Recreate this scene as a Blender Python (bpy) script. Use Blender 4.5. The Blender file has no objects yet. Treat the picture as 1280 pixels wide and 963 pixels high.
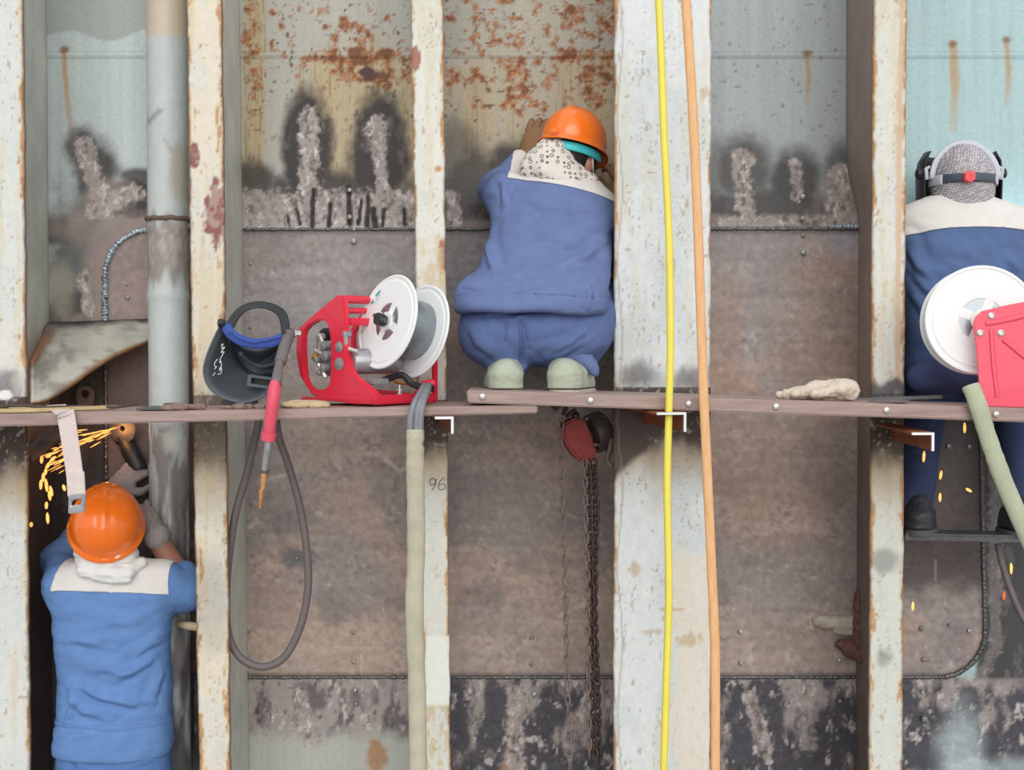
import bpy, bmesh, math, random
import numpy as np
from mathutils import Vector, Matrix
random.seed(7)
SC = bpy.context.scene
COL = SC.collection

# ------------------------------------------------------------------ camera
CAMY, FOC, TH = -4.0, 1600.0, math.radians(1.8)      # metres, focal length in px of a 1280x963 frame, downward pitch
cam_d = bpy.data.cameras.new('camera'); cam = bpy.data.objects.new('camera', cam_d); COL.objects.link(cam)
cam.location = (0, CAMY, 0); cam.rotation_euler = (math.pi/2 - TH, 0, 0)
cam_d.sensor_fit = 'HORIZONTAL'; cam_d.sensor_width = 36.0; cam_d.lens = FOC/1280*36.0
cam_d.clip_start = 0.05; cam_d.clip_end = 300
SC.camera = cam

# ------------------------------------------------------------------ world, sun, exposure
SC.view_settings.view_transform = 'Standard'; SC.view_settings.look = 'None'
SC.view_settings.gamma = 1.0; SC.view_settings.use_curve_mapping = False
SC.view_settings.exposure = 0.0
w = bpy.data.worlds.new('overcast_sky'); SC.world = w; w.use_nodes = True
nt = w.node_tree; nt.nodes.clear()
wo = nt.nodes.new('ShaderNodeOutputWorld'); wb = nt.nodes.new('ShaderNodeBackground')
tc = nt.nodes.new('ShaderNodeTexCoord'); sp = nt.nodes.new('ShaderNodeSeparateXYZ')
cr = nt.nodes.new('ShaderNodeValToRGB')
nt.links.new(tc.outputs['Generated'], sp.inputs[0]); nt.links.new(sp.outputs['Z'], cr.inputs[0])
cr.color_ramp.elements[0].position = 0.0; cr.color_ramp.elements[0].color = (0.80, 0.83, 0.85, 1)
cr.color_ramp.elements[1].position = 0.7; cr.color_ramp.elements[1].color = (1.0, 1.02, 1.05, 1)
nt.links.new(cr.outputs[0], wb.inputs[0]); nt.links.new(wb.outputs[0], wo.inputs[0])
wb.inputs[1].default_value = 0.97
sun_d = bpy.data.lights.new('sun_behind_cloud', 'SUN'); sun = bpy.data.objects.new('sun_behind_cloud', sun_d); COL.objects.link(sun)
sun_d.energy = 1.62; sun_d.angle = math.radians(50); sun_d.color = (1.0, 0.97, 0.92)
sun.rotation_euler = Vector((-0.10, 1.0, -0.40)).to_track_quat('-Z', 'Y').to_euler()
sun.location = (1, -8, 6)

# ------------------------------------------------------------------ helpers: coordinates
CT, ST = math.cos(TH), math.sin(TH)
def at(px, py, Y=0.0):
    """the point of the place that the photograph shows at px, py, at depth Y (flange plane = 0, hull plating = 0.5)"""
    a, b = px - 640.0, 481.5 - py
    d = Vector((a, FOC*CT + b*ST, -FOC*ST + b*CT))
    t = (Y - CAMY)/d.y
    return Vector((d.x*t, Y, d.z*t))
def proj(x, y, z):
    yy = y - CAMY
    dep = yy*CT - z*ST; up = yy*ST + z*CT
    return 640 + FOC*x/dep, 481.5 - FOC*up/dep
def mpp(Y): return (Y - CAMY)/FOC          # metres per photo pixel at depth Y
def L(c):
    c = np.asarray(c, float)/255.0
    return np.where(c <= 0.04045, c/12.92, ((c + 0.055)/1.055)**2.4)
def Lc(r, g, b): return tuple(L((r, g, b)))

# ------------------------------------------------------------------ helpers: noise
def _h(ix, iy, iz, seed):
    n = (ix.astype(np.int64)*374761393 + iy.astype(np.int64)*668265263 + iz.astype(np.int64)*2147483647 + seed*1274126177) & 0xffffffff
    n = ((n ^ (n >> 13))*1274126177) & 0xffffffff
    n = ((n ^ (n >> 16))*2246822519) & 0xffffffff
    return ((n ^ (n >> 15)) & 0xffffff)/float(0xffffff)
def vn2(x, y, seed=0):
    ix, iy = np.floor(x), np.floor(y); fx, fy = x-ix, y-iy
    fx = fx*fx*(3-2*fx); fy = fy*fy*(3-2*fy); z = np.zeros_like(ix)
    a = _h(ix, iy, z, seed); b = _h(ix+1, iy, z, seed); c = _h(ix, iy+1, z, seed); d = _h(ix+1, iy+1, z, seed)
    return (a*(1-fx)+b*fx)*(1-fy) + (c*(1-fx)+d*fx)*fy
def fbm(x, y, o=4, seed=0, g=0.5):
    s = np.zeros_like(x, dtype=float); a = 1.0; t = 0
    for i in range(o):
        s += a*vn2(x*2**i + 17.3*i, y*2**i - 9.1*i, seed+i); t += a; a *= g
    return s/t
def vn3(x, y, z, seed=0):
    ix, iy, iz = np.floor(x), np.floor(y), np.floor(z); fx, fy, fz = x-ix, y-iy, z-iz
    fx = fx*fx*(3-2*fx); fy = fy*fy*(3-2*fy); fz = fz*fz*(3-2*fz)
    def lay(k):
        a = _h(ix, iy, iz+k, seed); b = _h(ix+1, iy, iz+k, seed); c = _h(ix, iy+1, iz+k, seed); d = _h(ix+1, iy+1, iz+k, seed)
        return (a*(1-fx)+b*fx)*(1-fy) + (c*(1-fx)+d*fx)*fy
    return lay(0)*(1-fz) + lay(1)*fz
def ss(a, b, x):
    t = np.clip((x-a)/(b-a), 0, 1); return t*t*(3-2*t)
def blob(u, v, cx, cy, rx, ry, soft=0.35, nz=None, amt=0.5):
    d = np.sqrt(((u-cx)/rx)**2 + ((v-cy)/ry)**2)
    if nz is not None: d = d + (nz-0.5)*2*amt
    return 1 - ss(1-soft, 1+soft, d)
def rect(u, v, x0, y0, x1, y1, soft=8, nz=None, amt=10):
    o = 0 if nz is None else (nz-0.5)*2*amt
    return ss(x0-soft, x0+soft, u+o)*(1-ss(x1-soft, x1+soft, u+o))*ss(y0-soft, y0+soft, v+o)*(1-ss(y1-soft, y1+soft, v+o))
def pline(u, v, pts):
    best = np.full(u.shape, 1e9)
    for (x0, y0), (x1, y1) in zip(pts[:-1], pts[1:]):
        dx, dy = x1-x0, y1-y0; l2 = dx*dx+dy*dy + 1e-12
        t = np.clip(((u-x0)*dx + (v-y0)*dy)/l2, 0, 1)
        best = np.minimum(best, np.hypot(u-x0-t*dx, v-y0-t*dy))
    return best
def mixc(col, c, m):
    c = L(c) if not isinstance(c, np.ndarray) else c
    m = np.clip(m, 0, 1)[:, None]
    return col*(1-m) + c*m

# ------------------------------------------------------------------ helpers: materials
def mat(name, rgb, rough=0.6, metal=0.0, nscale=0, namt=0.15, bump=0.0, bscale=60, rgb2=None, emit=0.0, spec=0.5, vcol=False, coat=0, stretch=None):
    m = bpy.data.materials.new(name); m.use_nodes = True
    n = m.node_tree; b = n.nodes['Principled BSDF']
    c = Lc(*rgb)
    b.inputs['Base Color'].default_value = (*c, 1); b.inputs['Roughness'].default_value = rough
    b.inputs['Metallic'].default_value = metal; b.inputs['Specular IOR Level'].default_value = spec
    b.inputs['Coat Weight'].default_value = coat
    co = n.nodes.new('ShaderNodeTexCoord'); vec = co.outputs['Object']
    if stretch:
        mp = n.nodes.new('ShaderNodeMapping'); mp.inputs['Scale'].default_value = stretch
        n.links.new(vec, mp.inputs[0]); vec = mp.outputs[0]
    src = None
    if vcol:
        a = n.nodes.new('ShaderNodeAttribute'); a.attribute_name = 'Col'; src = a.outputs['Color']
    if nscale:
        t = n.nodes.new('ShaderNodeTexNoise'); t.inputs['Scale'].default_value = nscale; t.inputs['Detail'].default_value = 6; t.inputs['Roughness'].default_value = 0.6
        n.links.new(vec, t.inputs['Vector'])
        r = n.nodes.new('ShaderNodeMapRange'); r.inputs[1].default_value = 0.3; r.inputs[2].default_value = 0.7
        n.links.new(t.outputs['Fac'], r.inputs[0])
        mx = n.nodes.new('ShaderNodeMix'); mx.data_type = 'RGBA'
        if src is not None or rgb2 is None:
            r.inputs[3].default_value = 1-namt; r.inputs[4].default_value = 1+namt*0.6
            mx.blend_type = 'MULTIPLY'; mx.inputs[0].default_value = 1.0
            if src is not None: n.links.new(src, mx.inputs[6])
            else: mx.inputs[6].default_value = (*c, 1)
            n.links.new(r.outputs[0], mx.inputs[7])
        else:
            mx.inputs[6].default_value = (*c, 1); mx.inputs[7].default_value = (*Lc(*rgb2), 1)
            n.links.new(r.outputs[0], mx.inputs[0])
        src = mx.outputs[2]
    if src is not None: n.links.new(src, b.inputs['Base Color'])
    if bump:
        t = n.nodes.new('ShaderNodeTexNoise'); t.inputs['Scale'].default_value = bscale; t.inputs['Detail'].default_value = 5
        n.links.new(vec, t.inputs['Vector'])
        bp = n.nodes.new('ShaderNodeBump'); bp.inputs['Strength'].default_value = bump; bp.inputs['Distance'].default_value = 0.004
        n.links.new(t.outputs['Fac'], bp.inputs['Height']); n.links.new(bp.outputs[0], b.inputs['Normal'])
    if emit:
        b.inputs['Emission Color'].default_value = (*c, 1); b.inputs['Emission Strength'].default_value = emit
    return m

# ------------------------------------------------------------------ helpers: meshes and objects
class MB:
    def __init__(s): s.v = []; s.f = []
    def add(s, vs, fs):
        o = len(s.v); s.v += [Vector(p) for p in vs]; s.f += [tuple(i+o for i in q) for q in fs]; return s
    def box(s, c, size, R=None):
        c = Vector(c); R = R or Matrix.Identity(3); h = Vector(size)/2
        vs = [c + R @ Vector((sx*h.x, sy*h.y, sz*h.z)) for sx in (-1, 1) for sy in (-1, 1) for sz in (-1, 1)]
        return s.add(vs, [(0,1,3,2), (4,6,7,5), (0,4,5,1), (2,3,7,6), (0,2,6,4), (1,5,7,3)])
    def hexa(s, p): # p: 8 points, bottom loop then top loop
        return s.add(p, [(3,2,1,0), (4,5,6,7), (0,1,5,4), (1,2,6,5), (2,3,7,6), (3,0,4,7)])
    def tube(s, pts, r, n=10, closed=False, flat=1.0, up=None):
        pts = [Vector(p) for p in pts]; N = len(pts)
        rr = r if isinstance(r, (list, tuple)) else [r]*N
        vs = []; prev = None
        for i, p in enumerate(pts):
            if closed: t = pts[(i+1) % N] - pts[i-1]
            else: t = pts[min(i+1, N-1)] - pts[max(i-1, 0)]
            t = t.normalized() if t.length > 1e-9 else Vector((0, 0, 1))
            if prev is None:
                a = Vector(up) if up else (Vector((0, 0, 1)) if abs(t.z) < 0.9 else Vector((1, 0, 0)))
            else: a = prev
            e = (a - t*a.dot(t)).normalized(); prev = e; g = t.cross(e)
            for k in range(n):
                q = 2*math.pi*k/n
                vs.append(p + e*math.cos(q)*rr[i]*flat + g*math.sin(q)*rr[i])
        fs = []
        for i in range(N if closed else N-1):
            j = (i+1) % N
            for k in range(n):
                k2 = (k+1) % n; fs.append((i*n+k, i*n+k2, j*n+k2, j*n+k))
        if not closed: fs += [tuple(range(n))[::-1], tuple((N-1)*n+k for k in range(n))]
        return s.add(vs, fs)
    def lathe(s, prof, o, ax, n=24, a0=None, closed=False):
        """prof: (radius, height along ax)"""
        o = Vector(o); ax = Vector(ax).normalized()
        e = (Vector((0, 0, 1)) if abs(ax.z) < 0.9 else Vector((1, 0, 0))); e = (e - ax*e.dot(ax)).normalized(); g = ax.cross(e)
        vs = []
        for r, h in prof:
            for k in range(n):
                q = 2*math.pi*k/n; vs.append(o + ax*h + (e*math.cos(q) + g*math.sin(q))*max(r, 1e-5))
        fs = []; M = len(prof)
        for i in range(M if closed else M-1):
            j = (i+1) % M
            for k in range(n):
                k2 = (k+1) % n; fs.append((i*n+k, i*n+k2, j*n+k2, j*n+k))
        if not closed: fs += [tuple(range(n))[::-1], tuple((M-1)*n+k for k in range(n))]
        return s.add(vs, fs)
    def prism(s, poly, o, ax, bx, th):
        """polygon (a,b) in the plane o + a*ax + b*bx, thickness th along ax x bx"""
        o, ax, bx = Vector(o), Vector(ax), Vector(bx); nx = ax.cross(bx).normalized()
        n = len(poly); vs = [o + ax*a + bx*b for a, b in poly] + [o + ax*a + bx*b + nx*th for a, b in poly]
        fs = [tuple(range(n))[::-1], tuple(range(n, 2*n))] + [(i, (i+1) % n, n+(i+1) % n, n+i) for i in range(n)]
        return s.add(vs, fs)
    def ring(s, outer, inner, o, ax, bx, th):
        o, ax, bx = Vector(o), Vector(ax), Vector(bx); nx = ax.cross(bx).normalized(); n = len(outer)
        P = lambda q, h: o + ax*q[0] + bx*q[1] + nx*h
        vs = [P(q, 0) for q in outer] + [P(q, 0) for q in inner] + [P(q, th) for q in outer] + [P(q, th) for q in inner]
        fs = []
        for i in range(n):
            j = (i+1) % n
            fs += [(i, n+i, n+j, j), (2*n+i, 2*n+j, 3*n+j, 3*n+i), (i, j, 2*n+j, 2*n+i), (n+j, n+i, 3*n+i, 3*n+j)]
        return s.add(vs, fs)

def root_loc(p):
    while p is not None and p.parent is not None: p = p.parent
    return p.location.copy() if p is not None else Vector((0, 0, 0))
def tag(o, label=None, cat=None, group=None, kind=None):
    if label: o['label'] = label
    if cat: o['category'] = cat
    if group: o['group'] = group
    if kind: o['kind'] = kind
    return o
def thing(name, label, cat, loc=(0, 0, 0), group=None):
    o = bpy.data.objects.new(name, None); COL.objects.link(o); o.location = loc; o.empty_display_size = 0.1
    return tag(o, label, cat, group)
def finish(me, smooth=True, ang=40):
    if smooth:
        me.polygons.foreach_set('use_smooth', [True]*len(me.polygons))
        if ang: me.set_sharp_from_angle(angle=math.radians(ang))
    me.update()
def obj(name, mb, m, parent=None, bevel=0, smooth=True, ang=40, seg=2, label=None, sub=0):
    """MB in world coordinates -> one mesh object, its origin at its root's origin"""
    off = root_loc(parent)
    me = bpy.data.meshes.new(name)
    me.from_pydata([p - off for p in mb.v], [], mb.f)
    if True:
        bm = bmesh.new(); bm.from_mesh(me)
        bmesh.ops.recalc_face_normals(bm, faces=bm.faces)
        if bevel:
            es = [e for e in bm.edges if len(e.link_faces) == 2 and e.calc_face_angle(0) > math.radians(30)]
            bmesh.ops.bevel(bm, geom=es, offset=bevel, segments=seg, affect='EDGES', clamp_overlap=True)
        bm.to_mesh(me); bm.free()
    if m: me.materials.append(m)
    finish(me, smooth, ang)
    o = bpy.data.objects.new(name, me); COL.objects.link(o); o.parent = parent
    if sub:
        md = o.modifiers.new('sub', 'SUBSURF'); md.levels = sub; md.render_levels = sub
    if label: o['label'] = label
    return o
def npobj(name, V, F, m, parent=None, cols=None, smooth=True, ang=None, label=None):
    """numpy verts / quad faces in world coordinates"""
    off = np.array(root_loc(parent)); V = np.asarray(V, np.float32) - off.astype(np.float32); F = np.asarray(F, np.int32)
    me = bpy.data.meshes.new(name); k = F.shape[1]
    me.vertices.add(len(V)); me.vertices.foreach_set('co', V.ravel())
    me.loops.add(F.size); me.loops.foreach_set('vertex_index', F.ravel())
    me.polygons.add(len(F)); me.polygons.foreach_set('loop_start', np.arange(0, F.size, k, dtype=np.int32))
    me.update(calc_edges=True); me.validate()
    if cols is not None:
        a = me.color_attributes.new('Col', 'FLOAT_COLOR', 'POINT')
        c = np.ones((len(V), 4), np.float32); c[:, :3] = np.clip(cols, 0.0, 0.95); a.data.foreach_set('color', c.ravel())
    if m: me.materials.append(m)
    finish(me, smooth, ang)
    o = bpy.data.objects.new(name, me); COL.objects.link(o); o.parent = parent
    if label: o['label'] = label
    return o
def proto(mb, m, smooth=True, ang=40):
    """mesh data around its own origin, to be shared by alike pieces"""
    me = bpy.data.meshes.new('piece'); me.from_pydata(mb.v, [], mb.f)
    bm = bmesh.new(); bm.from_mesh(me); bmesh.ops.recalc_face_normals(bm, faces=bm.faces); bm.to_mesh(me); bm.free()
    me.materials.append(m); finish(me, smooth, ang); return me
def inst(name, me, parent, loc, rot=None, scale=None):
    """another object on shared mesh data; loc in world coordinates"""
    o = bpy.data.objects.new(name, me); COL.objects.link(o); o.parent = parent
    o.location = Vector(loc) - (root_loc(parent) if parent else Vector((0, 0, 0)))
    if rot is not None: o.rotation_euler = rot.to_euler() if isinstance(rot, Matrix) else rot
    if scale is not None: o.scale = scale if not isinstance(scale, (int, float)) else (scale,)*3
    return o
def spline(pts, n=8):
    pts = [Vector(p) for p in pts]; out = []
    for i in range(len(pts)-1):
        p0, p1, p2, p3 = pts[max(i-1, 0)], pts[i], pts[i+1], pts[min(i+2, len(pts)-1)]
        for k in range(n):
            t = k/n
            out.append(0.5*((2*p1) + (p2-p0)*t + (2*p0-5*p1+4*p2-p3)*t*t + (3*p1-p0-3*p2+p3)*t**3))
    out.append(pts[-1]); return out
def basis(d, up=(0, 0, 1)):
    """columns: x = d, z close to up"""
    d = Vector(d).normalized(); u = Vector(up); u = (u - d*u.dot(d)).normalized(); s = u.cross(d)
    return Matrix((d, s, u)).transposed()

# ------------------------------------------------------------------ helpers: signed distance bodies
def a3(p): return np.array(p, float)
def cone(a, b, ra, rb):
    a, b = a3(a), a3(b); ba = b-a; l2 = ba @ ba + 1e-12
    def f(P):
        q = P - a; t = np.clip((q @ ba)/l2, 0, 1)
        return np.linalg.norm(q - t[..., None]*ba, axis=-1) - (ra + (rb-ra)*t)
    return f
def ell(c, r, R=None):
    c = a3(c); r = a3(r); Rm = np.array(R) if R is not None else np.eye(3)
    def f(P):
        q = (P - c) @ Rm
        k0 = np.linalg.norm(q/r, axis=-1); k1 = np.linalg.norm(q/(r*r), axis=-1) + 1e-9
        return k0*(k0-1)/k1
    return f
def loft(st, e=2.4):
    """stations (cx, cy, z, rx, ry) with increasing z; a rounded box-like trunk"""
    st = sorted(st, key=lambda q: q[2]); A = np.array(st, float)
    def f(P):
        z = np.clip(P[..., 2], A[0, 2], A[-1, 2])
        cx, cy, rx, ry = (np.interp(z, A[:, 2], A[:, i]) for i in (0, 1, 3, 4))
        dx, dy = np.abs(P[..., 0]-cx)/rx, np.abs(P[..., 1]-cy)/ry
        d = ((dx**e + dy**e)**(1/e) - 1)*np.minimum(rx, ry)
        dz = np.abs(P[..., 2]-z)
        return np.where(dz > 0, np.hypot(np.maximum(d, 0), dz) + np.minimum(d, 0)*0, d)
    return f
def uni(fs, k=0.03):
    def f(P):
        d = None
        for g in fs:
            kk = k
            if isinstance(g, tuple): g, kk = g
            e = g(P)
            if d is None: d = e
            else:
                h = np.clip(0.5 + 0.5*(e-d)/kk, 0, 1); d = e*(1-h) + d*h - kk*h*(1-h)
        return d
    return f
def snets(f, lo, hi, r):
    lo = a3(lo); hi = a3(hi)
    ax = [np.arange(lo[i], hi[i]+r, r) for i in range(3)]
    n = [len(q) for q in ax]
    # coarse pass first, then only the points near the surface
    cx_ = [q[::4] if (len(q)-1) % 4 == 0 else np.append(q[::4], q[-1]+r) for q in ax]
    vc = f(np.stack(np.meshgrid(*cx_, indexing='ij'), -1))
    ix = [np.minimum(np.round(np.arange(k)/4).astype(int), len(q)-1) for k, q in zip(n, cx_)]
    v = vc[np.ix_(*ix)].astype(np.float32); near = np.abs(v) < 6.5*r + .012
    I0 = np.argwhere(near); v[near] = f(np.stack([ax[k][I0[:, k]] for k in range(3)], -1))
    s = v < 0
    ex_ = [(s[0].any(), s[-1].any()), (s[:, 0].any(), s[:, -1].any()), (s[:, :, 0].any(), s[:, :, -1].any())]
    if any(q for e in ex_ for q in e):
        return snets(f, lo - 6*r*a3([e[0] for e in ex_]), hi + 6*r*a3([e[1] for e in ex_]), r)
    c = np.zeros([q-1 for q in n], np.int8)
    for i in (0, 1):
        for j in (0, 1):
            for k in (0, 1): c += s[i:n[0]-1+i, j:n[1]-1+j, k:n[2]-1+k]
    I = np.argwhere((c > 0) & (c < 8)); idx = np.full(c.shape, -1, np.int64); idx[tuple(I.T)] = np.arange(len(I))
    acc = np.zeros((len(I), 3)); cnt = np.zeros(len(I))
    cs = [(i, j, k) for i in (0, 1) for j in (0, 1) for k in (0, 1)]
    for a in cs:
        for d in range(3):
            if a[d]: continue
            b = list(a); b[d] = 1
            va = v[I[:, 0]+a[0], I[:, 1]+a[1], I[:, 2]+a[2]]; vb = v[I[:, 0]+b[0], I[:, 1]+b[1], I[:, 2]+b[2]]
            m = (va < 0) != (vb < 0); t = np.where(m, va/np.where(m, va-vb, 1), 0)
            p = np.tile(np.array(a, float), (len(I), 1)); p[:, d] = t
            acc[m] += p[m]; cnt[m] += 1
    V = lo + (I + acc/cnt[:, None])*r
    F = []
    for d in range(3):
        e1, e2 = [(1, 2), (2, 0), (0, 1)][d]
        sl0 = [slice(None)]*3; sl1 = [slice(None)]*3; sl0[d] = slice(0, n[d]-1); sl1[d] = slice(1, n[d])
        A, B = s[tuple(sl0)], s[tuple(sl1)]
        E = np.argwhere(A != B); E = E[(E[:, e1] > 0) & (E[:, e2] > 0) & (E[:, e1] < n[e1]-1) & (E[:, e2] < n[e2]-1)]
        fl = A[tuple(E.T)]
        def g(o1, o2):
            q = E.copy(); q[:, e1] += o1; q[:, e2] += o2; return idx[tuple(q.T)]
        Q = np.stack([g(-1, -1), g(0, -1), g(0, 0), g(-1, 0)], 1)
        Q[~fl] = Q[~fl][:, ::-1]; F.append(Q)
    return V, np.concatenate(F)
def normals(V, F):
    nf = np.cross(V[F[:, 2]]-V[F[:, 0]], V[F[:, 3]]-V[F[:, 1]])
    N = np.zeros_like(V)
    for k in range(4): np.add.at(N, F[:, k], nf)
    return N/(np.linalg.norm(N, axis=1, keepdims=True)+1e-12)
def wrinkle(V, F, amp=0.004, freq=(14, 14, 30), seed=1, creases=()):
    """folds of cloth: ridged noise stretched along the body, and single drawn folds (points, width, depth) in photo pixels on the back"""
    N = normals(V, F)
    wx = vn3(V[:, 0]*5, V[:, 1]*5, V[:, 2]*5, seed+50)*0.9
    d = np.zeros(len(V))
    for i, a in enumerate((1.0, 0.5)):
        q = vn3(V[:, 0]*freq[0]*2**i + wx, V[:, 1]*freq[1]*2**i, V[:, 2]*freq[2]*2**i + wx*2.5, seed+i)
        d += a*(1-np.abs(2*q-1)*2)*amp*0.7
    u, v = proj(V[:, 0], V[:, 1], V[:, 2]); back = ss(0.0, 0.5, -N[:, 1])
    for pts, wd, dp in creases:
        q = pline(u + 2.2*(wx-.45)*4, v + (vn3(V[:, 0]*22, V[:, 1]*22, V[:, 2]*22, seed+9)-.5)*5, pts); e0, e1_ = np.array(pts[0]), np.array(pts[-1]); ll = np.linalg.norm(e1_-e0)
        tap = ss(0, .38*ll, np.minimum(np.hypot(u-e0[0], v-e0[1]), np.hypot(u-e1_[0], v-e1_[1])) + (0 if dp > 0 else 1e3))
        lo_ = v - np.interp(u, [p[0] for p in sorted(pts)], [p[1] for p in sorted(pts)]) if dp > 0 else 0
        wq = wd*(1.0 + .9*ss(-2, 2, -lo_)) if dp > 0 else wd       # gentle above the fold, sharp below it
        d += back*(1.7 if dp > 0 else 1)*dp*tap*(np.exp(-(q/(1.25*wq))**2) - 0.45*np.exp(-((q-2.3*wq)/wq)**2))
    return V + N*d[:, None]
def bbox(pts, m):
    A = np.array([tuple(p) for p in pts]); return A.min(0)-m, A.max(0)+m
def cut(o, name, co, no, m, off=0.0015, th=0.003, parent=None, label=None, co2=None, no2=None):
    """a patch of the garment o: what lies on the side of the plane that no points to, as cloth of its own laid on top"""
    bm = bmesh.new(); bm.from_mesh(o.data); R = root_loc(o)
    for c, n in ((co, no), (co2, no2)):
        if c is None: continue
        bmesh.ops.bisect_plane(bm, geom=bm.verts[:]+bm.edges[:]+bm.faces[:], plane_co=Vector(c)-R, plane_no=Vector(n), clear_inner=True)
    bm.normal_update()
    for q in bm.verts: q.co += q.normal*(off+th)
    me = bpy.data.meshes.new(name); bm.to_mesh(me); bm.free()
    me.materials.append(m); finish(me, True, None)
    p = bpy.data.objects.new(name, me); COL.objects.link(p); p.parent = parent or o
    md = p.modifiers.new('thick', 'SOLIDIFY'); md.thickness = th; md.offset = -1
    if label: p['label'] = label
    return p

# ================================================================== the setting
WY, FLOOR = 0.5, -2.12
M = {}
M['wall'] = mat('old_painted_plating', (170, 175, 172), 0.62, nscale=70, namt=0.10, bump=0.25, bscale=160, vcol=True)
M['insert'] = mat('bare_rolled_plate', (125, 112, 108), 0.55, nscale=38, namt=0.22, bump=0.25, bscale=120, vcol=True)
M['flange'] = mat('chipped_cream_paint', (226, 222, 210), 0.6, nscale=60, namt=0.05, bump=0.2, bscale=120, vcol=True)
M['web'] = mat('grey_web_paint', (160, 160, 152), 0.65, nscale=6, namt=0.15, bump=0.1, bscale=60, vcol=True)
M['weld'] = mat('weld_bead_steel', (120, 118, 118), 0.35, metal=0.6, nscale=160, namt=0.45, bump=0.5, bscale=200)
M['weld_bright'] = mat('fresh_weld_steel', (190, 205, 215), 0.3, metal=0.5, nscale=160, namt=0.4, bump=0.5, bscale=200)
M['stub'] = mat('ground_off_stub_steel', (165, 162, 160), 0.4, metal=0.5, nscale=200, namt=0.3)
M['concrete'] = mat('dock_floor_concrete', (150, 146, 140), 0.85, nscale=3, namt=0.25, bump=0.3, bscale=40)
M['pipe'] = mat('grey_pipe_paint', (180, 185, 182), 0.5, nscale=20, namt=0.06, vcol=True)

fl = MB().box((0, -14.5, FLOOR-0.05), (40, 31, 0.1))
tag(obj('floor', fl, M['concrete']), 'grey concrete dock floor below the hull frames', 'floor', kind='structure')

def gridfaces(nu, nv, keep=None):
    i, j = np.meshgrid(np.arange(nu-1), np.arange(nv-1), indexing='ij')
    a = (i*nv + j).ravel(); F = np.stack([a, a+nv, a+nv+1, a+1], 1)
    return F if keep is None else F[keep.ravel()]

INS = dict(x0=131, x1=1231, y0=287, y1=847, r=58)      # the insert plate, in photo px on the plating
def ins_sd(u, v):
    """signed distance to the insert's outline, corners rounded at top left and bottom right"""
    cx, cy = (INS['x0']+INS['x1'])/2, (INS['y0']+INS['y1'])/2; hx, hy = (INS['x1']-INS['x0'])/2, (INS['y1']-INS['y0'])/2
    r = INS['r']
    qx, qy = np.abs(u-cx)-hx+r, np.abs(v-cy)-hy+r
    return np.hypot(np.maximum(qx, 0), np.maximum(qy, 0)) + np.minimum(np.maximum(qx, qy), 0) - r

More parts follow.
